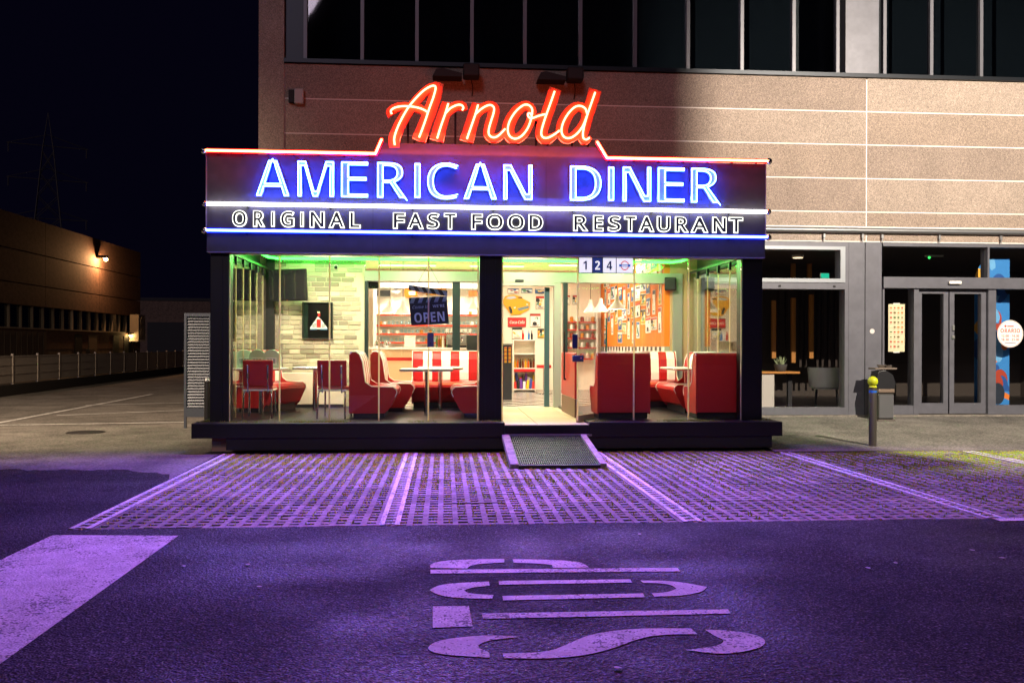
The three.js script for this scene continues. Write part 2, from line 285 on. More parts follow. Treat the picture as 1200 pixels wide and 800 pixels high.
const Y = (px, py, z = FZ) => at(px, py, z).y, X = (px, z = FZ, py = 400) => at(px, py, z).x;
{ // shop window next to the diner
  const w = thing('shop_window', 'tall grey framed shop window with a transom, right beside the diner', 'window');
  const x0 = 3.98, x1 = X(994) - 0.003, y0 = 0.24, yT = 3.35, ym0 = 2.5, ym1 = 2.62, z0 = FZ - 0.2, z1 = FZ + 0.03;
  mesh('frame', [bx(x1 - 0.07, x1, y0, yT, z0, z1), bx(x0, x0 + 0.06, y0, yT, z0, z1), bx(x0 + 0.06, x1 - 0.07, y0, y0 + 0.13, z0, z1), bx(x0 + 0.06, x1 - 0.07, ym0, ym1, z0, z1), bx(x0 + 0.06, x1 - 0.07, yT - 0.08, yT, z0, z1)].map((g) => uvm(g)), greyMetal, w);
  mesh('transom_frame', [bx(x0 + 0.061, x0 + 0.15, ym1 + 0.001, yT - 0.081, z0 + 0.02, z1 + 0.02), bx(x1 - 0.16, x1 - 0.071, ym1 + 0.001, yT - 0.081, z0 + 0.02, z1 + 0.02), bx(x0 + 0.15, x1 - 0.16, ym1 + 0.001, ym1 + 0.07, z0 + 0.02, z1 + 0.02), bx(x0 + 0.15, x1 - 0.16, yT - 0.14, yT - 0.081, z0 + 0.02, z1 + 0.02)].map((g) => uvm(g)), std(0x9aa0a6, 0.4, { metalness: 0.4 }), w);
  mesh('pane', bx(x0 + 0.06, x1 - 0.07, y0 + 0.13, ym0, FZ - 0.09, FZ - 0.082), glass, w);
  mesh('transom_pane', bx(x0 + 0.15, x1 - 0.16, ym1 + 0.07, yT - 0.14, FZ - 0.09, FZ - 0.082), glass, w);
  for (const px of [913, 977]) mesh('catch', rb(X(px) - 0.02, X(px) + 0.02, 2.54, 2.57, FZ + 0.031, FZ + 0.05, 0.005), black, w);
}
{ // entrance with sliding doors
  const e = thing('shop_entrance', 'wide grey framed glass entrance with two sliding doors and a transom', 'entrance');
  const x0 = X(1034), z0 = FZ - 0.2, z1 = FZ + 0.02, yb = 0.24, yd = Y(1100, 338), yh = Y(1100, 325), yT = 3.35, xe = 14;
  const F2 = (n, ...a) => mesh(n, uvm(bx(...a)), greyMetal, e);
  F2('header_beam', x0, xe, yd, yh, z0, z1 + 0.04); F2('top_rail', x0, xe, yT - 0.06, yT, z0, z1);
  F2('post', x0, x0 + 0.035, yb, yd, z0, z1);
  const p1 = X(1070.8), p2 = X(1076.5), p3 = X(1158), p4 = X(1167), p5 = X(1226), p6 = X(1236);
  for (const [a, c] of [[p1, p2], [p3, p4], [p5, p6]]) F2('post', a, c, yb, yd, z0, z1);
  for (const [a, c] of [[x0 + 0.035, p1], [p4, p5], [p6, xe]]) { F2('bottom_rail', a, c, yb, yb + 0.16, z0, z1 - 0.01); mesh('pane', bx(a, c, yb + 0.16, yd, FZ - 0.09, FZ - 0.082), glass, e); }
  for (const [a, c] of [[p2 + 0.004, X(1113.5)], [X(1115), p3 - 0.004]]) {
    const d = mesh('sliding_door', [bx(a, a + 0.09, yb + 0.01, yd - 0.004, FZ - 0.16, FZ - 0.05), bx(c - 0.09, c, yb + 0.01, yd - 0.004, FZ - 0.16, FZ - 0.05), bx(a + 0.09, c - 0.09, yb + 0.01, yb + 0.2, FZ - 0.16, FZ - 0.05), bx(a + 0.09, c - 0.09, yd - 0.09, yd - 0.004, FZ - 0.16, FZ - 0.05)].map((g) => uvm(g)), greyMetal, e);
    mesh('glass', bx(a + 0.09, c - 0.09, yb + 0.2, yd - 0.09, FZ - 0.11, FZ - 0.102), glass, d);
  }
  const tx = [x0, X(1158), X(1226), xe];
  for (let i = 0; i < 3; i++) mesh('transom_pane', bx(tx[i] + 0.02, tx[i + 1] - 0.02, yh, yT - 0.06, FZ - 0.09, FZ - 0.082), glass, e);
  for (let i = 1; i < 3; i++) F2('transom_post', tx[i] - 0.019, tx[i] + 0.019, yh, yT - 0.06, z0, z1);
  const s = at(1120, 331, FZ + 0.1); mesh('motion_sensor', rb(s.x - 0.12, s.x + 0.12, s.y - 0.03, s.y + 0.03, FZ + 0.061, FZ + 0.12, 0.02), whitePaint, e);
  const l = at(1119, 384, FZ); mesh('lock', rb(l.x - 0.02, l.x + 0.02, l.y - 0.05, l.y + 0.05, FZ - 0.05, FZ - 0.02, 0.008), alu, e); mesh('pull_handle', rb(l.x - 0.025, l.x + 0.025, l.y - 0.2, l.y - 0.14, FZ - 0.05, FZ - 0.02, 0.01), alu, e);
}
{ // opening-hours disc and menu on the glass
  const t = print(512, 512, (c, w) => {
    c.fillStyle = '#f3efe8'; c.beginPath(); c.arc(w / 2, w / 2, w / 2, 0, 7); c.fill(); c.strokeStyle = '#b9433c'; c.lineWidth = 6; c.beginPath(); c.arc(w / 2, w / 2, w / 2 - 14, 0, 7); c.stroke();
    c.textAlign = 'center'; c.fillStyle = '#c0342f'; c.font = 'bold 104px sans-serif'; c.fillText('ORARIO', w / 2, 235, 400); c.font = 'bold 62px sans-serif'; c.fillText('12.00 - 14.30', w / 2, 318); c.fillText('18.30 - 23.00', w / 2, 388);
    c.fillStyle = '#555'; c.fillRect(w / 2 - 110, 424, 220, 12); c.fillStyle = '#c0342f'; c.fillRect(w / 2 - 60, 104, 130, 22); c.beginPath(); c.arc(w / 2 - 95, 112, 22, 0, 7); c.fill();
  });
  const p = at(1185, 391, FZ - 0.06), disc = new THREE.CylinderGeometry(0.25, 0.25, 0.004, 40).rotateX(Math.PI / 2);
  const uv = disc.attributes.uv, pos = disc.attributes.position; for (let i = 0; i < uv.count; i++) uv.setXY(i, 0.5 + pos.getX(i) / 0.5, 0.5 + pos.getY(i) / 0.5);
  const d = tag(mesh('opening_hours_sticker', disc, std(0xffffff, 0.5, { map: t })), 'round white sticker with red opening hours on the shop glass', 'sticker'); d.position.set(p.x, p.y, FZ - 0.076);
  const m = print(256, 768, (c, w, h) => { c.fillStyle = '#d9d2ae'; c.fillRect(0, 0, w, h); let s = 5; const q = () => { s = (s * 16807) % 2147483647; return s / 2147483647; }; for (let j = 0; j < 9; j++) for (let i = 0; i < 4; i++) { if (q() > 0.85) continue; c.fillStyle = ['#b33a2a', '#6d5a32', '#c77b3a', '#556b3a'][Math.floor(q() * 4)]; c.beginPath(); c.ellipse(40 + i * 58, 60 + j * 78, 12 + q() * 10, 10 + q() * 8, 0, 0, 7); c.fill(); c.fillStyle = '#8b8468'; c.fillRect(20 + i * 58, 84 + j * 78, 40, 4); c.fillRect(20 + i * 58, 92 + j * 78, 30, 4); } c.fillStyle = '#7d7658'; c.fillRect(16, 380, 220, 3); });
  const a = at(1044.5, 412, FZ), b = at(1064, 356, FZ), mg = thing('menu_poster', 'tall cream menu poster with small pictures taped inside the glass', 'poster');
  mesh('sheet', bx(a.x, b.x, a.y, b.y, FZ - 0.1, FZ - 0.098), std(0xffffff, 0.7, { map: m }), mg);
  for (const y of [b.y, a.y - 0.02]) mesh('clip', bx((a.x + b.x) / 2 - 0.06, (a.x + b.x) / 2 + 0.06, y, y + 0.02, FZ - 0.101, FZ - 0.096), whitePaint, mg);
  const st = at(1022.5, 388, FZ + 0.016); tag(mesh('wall_sticker', new THREE.CylinderGeometry(0.045, 0.045, 0.004, 20).rotateX(Math.PI / 2).translate(st.x, st.y, FZ + 0.018), std(0xd8d0cc, 0.5)), 'small round pale sticker on the grey cladding', 'sticker');
}
{ // inside the restaurant next door, mostly dark
  const wood = std(0xb57a35, 0.6);
  for (const [px, y0, y1] of [[907, 420, 352], [930, 425, 349], [951, 420, 345], [930, 332, 296], [949, 332, 296]]) { const a = at(px, y0, -7.5), b = at(px, y1, -7.5); tag(mesh('timber_slat', rb(a.x - 0.05, a.x + 0.05, a.y, b.y, -7.55, -7.48, 0.008), wood), 'lit upright timber slat inside the dark restaurant', 'slat', 'timber slats in the restaurant'); }
  for (const px of [912, 922, 938, 944, 958, 964, 972, 980]) { const a = at(px, 430, -7.9), b = at(px, 340, -7.9); tag(mesh('dark_slat', bx(a.x - 0.025, a.x + 0.025, a.y, b.y, -7.95, -7.88), std(0x2c2018, 0.6)), 'thin dark upright slat in the room divider of the restaurant', 'slat', 'dark slats in the restaurant'); }
  const q = at(945, 478, -4.6), t = thing('reception_table', 'low wooden reception table behind the shop window', 'table', [q.x - 0.7, 0.24, -4.7]);
  mesh('top', rb(-0.9, 0.5, 0.7, 0.74, -0.3, 0.3, 0.01), wood, t); mesh('panel', rb(-0.8, 0, 0, 0.7, -0.26, 0.26, 0.01), std(0xb9b4ac, 0.6), t); mesh('leg', bx(0.36, 0.44, 0, 0.7, -0.04, 0.04), nearBlack, t);
  const ch = thing('tub_chair', 'pale grey tub chair behind the shop window', 'chair', [X(966, -4.7) + 0.05, 0.24, -4.7], -2.2);
  const back = lathe([[0.3, 0.42], [0.33, 0.44], [0.36, 0.8], [0.34, 0.82], [0.31, 0.8], [0.28, 0.46]], 24); const bg = new THREE.LatheGeometry([[0.3, 0.42], [0.33, 0.44], [0.36, 0.8], [0.34, 0.82], [0.31, 0.8], [0.28, 0.46]].map((p) => new THREE.Vector2(...p)), 20, 0, Math.PI * 1.25);
  mesh('backrest', bg, std(0xb5b8b6, 0.8), ch); mesh('seat', new THREE.CylinderGeometry(0.3, 0.28, 0.09, 24).translate(0, 0.44, 0), std(0xa5a8a6, 0.8), ch);
  for (const a of [0.6, 2.2, 3.8, 5.3]) mesh('leg', cyl(V(Math.cos(a) * 0.26, 0.4, Math.sin(a) * 0.26), V(Math.cos(a) * 0.3, 0, Math.sin(a) * 0.3), 0.014, 0.01), nearBlack, ch);
  const pt = thing('potted_plant', 'small potted plant on the reception table', 'plant', [X(915, -4.7), 0.98, -4.7]);
  mesh('pot', lathe([[0, 0], [0.1, 0], [0.13, 0.14], [0.115, 0.14], [0.1, 0.1], [0, 0.1]], 16), std(0x4a4a4a, 0.7), pt);
  const lv = []; for (let i = 0; i < 30; i++) lv.push(new THREE.ConeGeometry(0.018, 0.2, 4).translate(0, 0.1, 0).rotateZ(rr(-0.8, 0.8)).rotateY(rr(0, 6.3)).translate(rr(-0.04, 0.04), 0.1, rr(-0.04, 0.04)));
  mesh('leaves', lv, std(0x8c9a74, 0.8), pt);
  // display banner, its printed figures replaced by plain colour shapes
  const bn = print(256, 768, (c, w, h) => { c.fillStyle = '#2f7fc4'; c.fillRect(0, 0, w, h); let s = 9; const q2 = () => { s = (s * 16807) % 2147483647; return s / 2147483647; }; for (let i = 0; i < 46; i++) { c.fillStyle = ['#d9772b', '#2f7fc4', '#e0a83a', '#1b4f93', '#a33a24', '#66a9d8', '#1c2836'][Math.floor(q2() * 7)]; c.beginPath(); c.ellipse(q2() * w, q2() * h, 14 + q2() * 46, 14 + q2() * 50, q2() * 3, 0, 7); c.fill(); } });
  const ba = at(1142, 474, -3.6), bb = at(1183, 303, -3.6), sh = new THREE.Shape(); sh.moveTo(ba.x, ba.y); sh.lineTo(bb.x, ba.y); sh.lineTo(bb.x, bb.y); sh.lineTo(ba.x + 0.35, bb.y); sh.quadraticCurveTo(ba.x, bb.y - 0.05, ba.x, bb.y - 0.5);
  const g = ext(sh, 0.02).translate(0, 0, -3.6), u = g.attributes.uv, pp = g.attributes.position; for (let i = 0; i < u.count; i++) u.setXY(i, (pp.getX(i) - ba.x) / (bb.x - ba.x), (pp.getY(i) - ba.y) / (bb.y - ba.y));
  tag(mesh('display_banner', g, std(0xffffff, 0.6, { map: bn })), 'tall blue and orange display board with a rounded corner inside the shop', 'display board');
  // small lit things inside: exit light and a lamp over the reception
  const ex = at(967, 323, -6); const exl = thing('exit_light', 'small green exit light on the restaurant ceiling', 'exit light', [ex.x, ex.y, -6]);
  mesh('box', rb(-0.1, 0.1, -0.06, 0.06, -0.03, 0, 0.01), whitePaint, exl); mesh('lit_screen', bx(-0.09, 0.09, -0.05, 0.05, 0.001, 0.005), glow(0.02, 0.6, 0.35), exl);
  const e2 = at(1095, 295, -5); const ex2 = thing('exit_light', 'thin white ceiling light with a green end above the sliding doors', 'exit light', [e2.x, 3.3, -5]);
  mesh('box', bx(-0.18, 0.18, 0, 0.03, -0.04, 0.04), whitePaint, ex2); mesh('lit_screen', new THREE.SphereGeometry(0.025, 10, 8).translate(-0.1, -0.02, 0), glow(0.1, 2, 0.3), ex2);
  const cl = thing('ceiling_lamp', 'small round ceiling lamp over the reception table inside the restaurant', 'lamp', [X(935, -5.6), 3.3, -5.6]);
  mesh('rim', new THREE.CylinderGeometry(0.12, 0.12, 0.05, 20).translate(0, 0.04, 0), whitePaint, cl); mesh('lamp_disc', new THREE.CylinderGeometry(0.1, 0.1, 0.01, 20).translate(0, 0.008, 0), glow(2, 1.5, 0.9), cl);
  const l = areaLight(lin(1, 0.78, 0.5), 30, 0.18, 0.18, V(X(935, -5.6), 3.29, -5.6), V(X(935, -5.6), 0, -5.6), 'reception_light');
}
{ // conduit, cable and brackets under the panels
  const c = thing('wall_conduit', 'thin grey conduit with a cable clipped along the foot of the panels', 'conduit');
  const y = (x) => 3.50 - 0.0 * x;
  mesh('conduit', cyl(V(3.6, 3.56, FZ + 0.05), V(20, 3.56, FZ + 0.05), 0.045, 0.045, 10), galv, c);
  mesh('cable', tube([V(3.7, 3.73, FZ + 0.03), V(4.4, 3.63, FZ + 0.06), V(6, 3.62, FZ + 0.07), V(8, 3.615, FZ + 0.07), V(11, 3.625, FZ + 0.07), V(20, 3.62, FZ + 0.07)], 0.016, 6), whitePaint, c);
  for (const px of [965, 1010, 1033, 1100, 1172]) { const x = X(px, FZ, 280); mesh('bracket', [rb(x - 0.02, x + 0.02, 3.42, 3.5, FZ, FZ + 0.06, 0.006), bx(x - 0.008, x + 0.008, 3.36, 3.43, FZ + 0.03, FZ + 0.05)], galv, c); }
}
{ // two floodlights that are switched off, and a small alarm box
  for (const [px, py, l] of [[552, 86, 'dark unlit floodlight with a shade plate under the windows, above the script letter A'], [673, 90, 'dark unlit floodlight with a shade plate under the windows, above the script letter d']]) {
    const p = at(px, py, FZ + 0.2), f = thing('floodlight', l, 'floodlight', [p.x, p.y, FZ], 0, 'unlit floodlights');
    mesh('housing', rb(-0.14, 0.14, -0.1, 0.12, 0.12, 0.4, 0.03), nearBlack, f); mesh('bracket', [bx(-0.03, 0.03, -0.04, 0.04, 0.001, 0.13)], nearBlack, f);
    mesh('shade_plate', ext([[-0.66, -0.1], [-0.16, -0.1], [-0.16, -0.04], [-0.5, 0.04], [-0.6, 0.02]], 0.3).translate(0, 0, 0.05), nearBlack, f);
    mesh('cable', tube([V(0, -0.1, 0.2), V(0.03, -0.22, 0.1), V(0.02, -0.34, 0.02)], 0.008, 5), black, f);
  }
  const p = at(347, 113, FZ + 0.05), a = thing('alarm_box', 'small pale alarm box on the wall panel near the building corner', 'alarm box', [p.x, p.y, FZ]);
  mesh('box', rb(-0.03, 0.13, -0.13, 0.13, 0.001, 0.1, 0.02), std(0xb4b0ac, 0.6), a); mesh('backplate', rb(-0.13, -0.031, -0.11, 0.11, 0.001, 0.08, 0.01), nearBlack, a);
}

// ------------------------------------------------------------------ the diner pavilion
const CX = { l0: -3.775, l1: -3.525, m0: -0.098, m1: 0.213, r0: 3.652, r1: 3.945 }, WT = 2.725, DK = 0.412;
const CEIL = 3.06;
{
  const d = thing('diner_pavilion', 'black framed glass diner pavilion with a tall dark sign fascia on a low brick base', 'pavilion');
  const P = (n, g, m = blackMetal) => mesh(n, g, m, d);
  P('column', rb(CX.l0, CX.l1, DK, WT, -0.25, 0, 0.006)); P('column', rb(CX.m0, CX.m1, DK, WT, -0.2, 0, 0.006)); P('column', rb(CX.r0, CX.r1, DK, WT, -0.25, 0, 0.006));
  P('column_trim', bx(CX.l0 + 0.16, CX.l0 + 0.168, DK, WT, 0.0005, 0.006), darkFrame); P('column_trim', [bx(CX.m0 + 0.08, CX.m0 + 0.09, DK, WT, 0.0005, 0.006), bx(CX.m1 - 0.09, CX.m1 - 0.08, DK, WT, 0.0005, 0.006)], darkFrame);
  P('deck', [rb(-3.94, 0.24, 0.215, DK, -3.1, 0.3, 0.006), rb(1.405, 4.13, 0.215, DK, -3.1, 0.3, 0.006)]);
  P('door_sill', [rb(0.243, 1.402, 0.255, 0.372, -0.3, 0.27, 0.004)]); P('sill_strip', bx(0.2, 1.44, 0.225, 0.25, 0.1, 0.31), galv);
  // fascia with a raised middle
  const h = [[440, 179.5], [447, 163], [700, 166], [712, 184]].map(([a, b]) => at(a, b, 0.1));
  const top = 4.045, hump = 4.24, sh = [[-3.795, WT], [3.945, WT], [3.945, top], [h[3].x, top], [h[2].x - 0.02, hump], [h[1].x + 0.02, hump], [h[0].x, top], [-3.795, top]];
  P('fascia', uvm(ext(sh, 0.12).translate(0, 0, -0.02)), fasciaMat);
  P('fascia_lip', [bx(-3.795, 3.945, WT - 0.012, WT - 0.001, -0.2, 0.1), bx(-3.81, -3.796, 2.99, 4.06, -0.02, 0.11), bx(3.946, 3.956, 2.99, 4.06, -0.02, 0.11)], std(0x8d8792, 0.5));
  for (const px of [437, 640, 808]) P('fascia_seam', bx(at(px, 230, 0.1).x - 0.002, at(px, 230, 0.1).x + 0.002, WT, top, 0.1005, 0.1025), nearBlack);
  P('fascia_return', [bx(-3.795, -3.745, WT, 4.04, -3.15, -0.021), bx(3.895, 3.945, WT, 4.04, -3.15, -0.021)], fasciaMat);
  P('roof', bx(-3.744, 3.894, CEIL + 0.02, CEIL + 0.16, -3.15, -0.021), nearBlack);
  P('ceiling', bx(-3.744, 3.894, CEIL, CEIL + 0.019, -3.17, -0.021), whitePaint);
  P('inner_header', bx(-3.744, 3.894, WT, CEIL - 0.001, -0.06, -0.022), nearBlack);
  // brick base, brick by brick
  const tones = [0xa87f6d, 0xb78b78, 0x997262, 0xc09a88, 0xab8c7c].map((c) => std(c, 0.9)), mortar = std(0xa39a90, 0.95);
  P('base_core', bx(-3.75, 3.95, 0, 0.214, -3, -0.012), mortar);
  const bg = [0, 1, 2].map((k) => rb(-0.122 + k * 0.002, 0.122 - k * 0.001, -0.029, 0.029, -0.05, 0.0, 0.004, 1));
  for (let r = 0; r < 3; r++) for (let i = 0; i < 30; i++) {
    const x = -3.63 + i * 0.257 + (r % 2 ? 0.125 : 0); if (x > 3.84 || (x > 0.15 && x < 1.45)) continue;
    const b = mesh('brick', bg[(i * 7 + r) % 3], tones[Math.floor(rnd() * 5)], d); b.position.set(x, 0.036 + r * 0.07, rr(-0.004, 0.003));
  }
  // side walls of frameless glass
  for (const [x, n] of [[-3.6, 6], [3.74, 5]]) {
    for (let i = 0; i < n; i++) { const a = -0.26 - i * (2.88 / n), b = -0.26 - (i + 1) * (2.88 / n); P('side_pane', bx(x - 0.005, x + 0.005, DK, 2.66, b + 0.006, a - 0.006), sideGlass); P('pane_edge', bx(x - 0.007, x + 0.007, DK, 2.66, b - 0.006, b + 0.005), paneEdge); P('pane_clamp', rb(x - 0.02, x + 0.02, 2.62, 2.739, b - 0.03, b + 0.03, 0.005), black); }
    P('top_track', bx(x - 0.025, x + 0.025, 2.74, 2.775, -3.15, -0.07), black);
  }
  // front panes, each with a pale sealing edge
  const lp = [268.5, 327.5, 386, 444, 502, 560].map((p) => at(p, 400, -0.04).x), rp = [677, 743, 807, 869].map((p) => at(p, 400, -0.04).x);
  for (const L of [lp, rp]) L.forEach((x, i) => {
    P('pane_edge', bx(x - 0.01, x + 0.01, DK + 0.001, WT - 0.02, -0.05, -0.03), paneEdge);
    if (i + 1 < L.length) P('pane', bx(x + 0.011, L[i + 1] - 0.011, DK + 0.001, WT - 0.02, -0.044, -0.036), glass);
  });
  P('pane_edge', bx(CX.m1 + 0.001, CX.m1 + 0.02, DK, WT - 0.02, -0.05, -0.03), paneEdge);
  P('front_track', bx(CX.l1, CX.r0, WT - 0.019, WT - 0.013, -0.06, -0.02), alu);
}
{ // entrance ramp
  const a = at(592, 512, 0.31), b = at(690, 512, 0.31), c = gp(600, 548), e = gp(704, 548);
  const r = thing('entrance_ramp', 'dark steel grating ramp with pale side strips leading up to the diner door', 'ramp');
  const zT = 0.312, zB = 1.88, x0 = 0.2, x1 = 1.36, yT = 0.225, yB = 0.03, len = Math.hypot(zB - zT, yT - yB), tilt = Math.atan2(yT - yB, zB - zT);
  const pl = (g) => g.rotateX(tilt).translate((x0 + x1) / 2, (yT + yB) / 2, (zT + zB) / 2);
  const w = x1 - x0, bars = [], cross = [];
  for (let i = 0; i <= 38; i++) { const x = -w / 2 + 0.11 + i * (w - 0.2) / 38; bars.push(bx(x - 0.004, x + 0.004, -0.02, 0.012, -len / 2, len / 2)); }
  for (let i = 0; i <= 12; i++) { const z = -len / 2 + 0.01 + i * (len - 0.02) / 12; cross.push(bx(-w / 2 + 0.1, w / 2 - 0.08, -0.008, 0.006, z - 0.003, z + 0.003)); }
  mesh('grating', pl(merge([...bars, ...cross])), std(0x3a3a3c, 0.45, { metalness: 0.7 }), r);
  mesh('tray', pl(bx(-w / 2 + 0.1, w / 2 - 0.08, -0.05, -0.03, -len / 2, len / 2)), nearBlack, r);
  mesh('side_strip', pl(uvm(rb(-w / 2, -w / 2 + 0.1, -0.05, 0.025, -len / 2 - 0.01, len / 2, 0.006))), concretes[1], r);
  mesh('side_strip', pl(uvm(rb(w / 2 - 0.08, w / 2, -0.05, 0.025, -len / 2 - 0.01, len / 2, 0.006))), concretes[0], r);
  mesh('nosing', pl(bx(-w / 2 + 0.1, w / 2 - 0.08, -0.03, 0.016, len / 2, len / 2 + 0.03)), nearBlack, r);
}
{ // moss along the deck edge
  const blade = new THREE.ConeGeometry(0.005, 0.03, 3).translate(0, 0.012, 0), M = [], o = new THREE.Object3D();
  for (let i = 0; i < 5200; i++) {
    const x = rr(-3.9, 4.1); if (x > 0.2 && x < 1.42) continue;
    const side = x < -3.7 || x > 3.96; if (!side && Math.sin(x * 5) + Math.sin(x * 2.3 + 1) < rr(-0.4, 1.4)) continue;
    o.position.set(x, DK - 0.002, side ? -rr(-0.25, 2) * rnd() : rr(0.01, 0.2)); const s = rr(0.5, 1.1); o.scale.set(s * 1.6, s, s * 1.6); o.rotation.set(rr(-0.6, 0.6), rr(0, 6), rr(-0.6, 0.6)); o.updateMatrix(); M.push(o.matrix.clone());
  }
  const im = new THREE.InstancedMesh(blade, std(0x6f7a1c, 0.9), M.length); M.forEach((m, k) => im.setMatrixAt(k, m)); im.name = 'deck_moss'; im.userData.kind = 'stuff'; tag(im, 'thin green moss along the top of the black deck', 'moss'); scene.add(im);
}

// ------------------------------------------------------------------ neon
const font = { bold: await new FontLoader().loadAsync('fonts/droid/droid_sans_bold.typeface.json'), thin: await new FontLoader().loadAsync('fonts/droid/droid_sans_regular.typeface.json') };
const NEON = { red: glow(40, 4, 1.3), redBody: glow(5, 0.02, 0.015), blue: glow(3, 9.5, 175), white: glow(9, 8.4, 8.2), orange: glow(34, 2.4, 1.15), blueLine: glow(1.6, 3.4, 40), blueBody: glow(0.004, 0.06, 4) };
const SZ = 0.1;                                                  // front face of the fascia
function glyph(ch, f, x0, x1, y0, y1) {                          // outline of one letter, fitted to a box
  if (ch === 'I') return [{ shape: [[x0, y0], [x1, y0], [x1, y1], [x0, y1]].map((p) => new THREE.Vector2(...p)), holes: [] }];
  const shapes = f.generateShapes(ch, 100); let a = [1e9, 1e9], b = [-1e9, -1e9];
  const raw = shapes.map((s) => s.extractPoints(10));
  for (const s of raw) for (const p of s.shape) { a = [Math.min(a[0], p.x), Math.min(a[1], p.y)]; b = [Math.max(b[0], p.x), Math.max(b[1], p.y)]; }
  const fx = (p) => new THREE.Vector2(x0 + (p.x - a[0]) / (b[0] - a[0]) * (x1 - x0), y0 + (p.y - a[1]) / (b[1] - a[1]) * (y1 - y0));
  return raw.map((s) => ({ shape: s.shape.map(fx), holes: s.holes.map((h) => h.map(fx)) }));
}
const clean = (pts) => pts.filter((p, i) => p.distanceTo(pts[(i + 1) % pts.length]) > 1e-4);
function inset(pts, d) {                                         // move a closed outline to its left by d
  const n = pts.length; return pts.map((p, i) => {
    const a = pts[(i + n - 1) % n], b = pts[(i + 1) % n], u = p.clone().sub(a).normalize(), v = b.clone().sub(p).normalize();
    const n1 = new THREE.Vector2(-u.y, u.x), n2 = new THREE.Vector2(-v.y, v.x), m = n1.add(n2); const l = m.length() || 1; m.multiplyScalar(1 / l);
    const c = Math.max(0.45, m.dot(n2)); return p.clone().addScaledVector(m, d / c);
  });
}
const ccw = (pts, want) => (THREE.ShapeUtils.area(pts) > 0) === want ? pts : pts.slice().reverse();
function shapeOf(o, d = 0) { const s = new THREE.Shape(inset(ccw(clean(o.shape), true), d)); s.holes = o.holes.map((h) => new THREE.Path(inset(ccw(clean(h), false), d))); return s; }
{ // AMERICAN DINER
  const sg = thing('neon_lettering', 'blue neon channel letters reading AMERICAN DINER on the dark fascia', 'neon sign');
  const L = [['A', 298.7, 340], ['M', 348.3, 391.5], ['E', 399.3, 431.4], ['R', 441.6, 478], ['I', 484.8, 493.3], ['C', 500.5, 536.4], ['A', 542.2, 583.3], ['N', 589.7, 624.2], ['D', 667.9, 705], ['I', 712.2, 720.4], ['N', 729.7, 763.3], ['E', 770.8, 802.6], ['R', 809.9, 845.2]];
  const face = std(0x8288d8, 0.5), y0 = 3.475, y1 = 3.965;
  const IN = 0.019;
  for (const [ch, a, b] of L) {
    const e = ch === 'C' ? 0.008 : 0, gl = glyph(ch, font.bold, at(a, 210, SZ + 0.05).x - IN, at(b, 210, SZ + 0.05).x + IN, y0 - e - IN, y1 + e + IN), thin = ch === 'I' ? IN + 0.006 : IN;
    const lt = mesh('letter', gl.map((o) => ext(shapeOf(o, thin), 0.045).translate(0, 0, SZ + 0.002)), face, sg);
    const rim = [], tb = [];
    for (const o of gl) for (const [pts, w] of [[o.shape, true], ...o.holes.map((h) => [h, false])]) {
      const q = ccw(clean(pts), w), c = inset(q, thin + 0.012).map((p) => V(p.x, p.y, SZ + 0.062));
      tb.push(bar([...c, c[0]], 0.0064, 7)); 
    }
    mesh('neon_tube', tb, NEON.blue, lt);
  }
}
{ // halo-lit small lettering
  const sg = thing('halo_lettering', 'small dark letters with a white halo reading ORIGINAL FAST FOOD RESTAURANT', 'sign');
  const L = 'O271.9,288.5 R296.4,309 I316.8,321.8 G328.5,344 I351,356 N362.9,379.8 A385.6,403.1 L409.6,422.1 F460.6,474.6 A478,495.6 S500.5,514.5 T520.4,534.4 F552.5,565.6 O570.2,589.7 O595,614.5 D619.8,636.4 R672.3,688.3 E695.6,707.3 S713,727.7 T732,745.8 A749.6,766.5 U770.6,786 R791.9,806.4 A810.8,829.8 N835.6,851.6 T855,871.2'.split(' ');
  const back = glow(2.8, 2.8, 2.4), face = std(0x2a2a2e, 0.5);
  for (const s of L) {
    const [a, b] = s.slice(1).split(',').map(Number), y0 = 3.075, y1 = 3.27, gl = glyph(s[0], font.thin, at(a + 1, 258, SZ + 0.03).x, at(b - 1, 258, SZ + 0.03).x, y0, y1);
    const lt = mesh('letter', gl.map((o) => ext(shapeOf(o, s[0] === 'I' ? 0.006 : -0.0025), 0.008).translate(0, 0, SZ + 0.026)), face, sg);
    mesh('halo_lamp', gl.map((o) => ext(shapeOf(o, s[0] === 'I' ? -0.006 : -0.0145), 0.014).translate(0, 0, SZ + 0.006)), back, lt);
  }
}
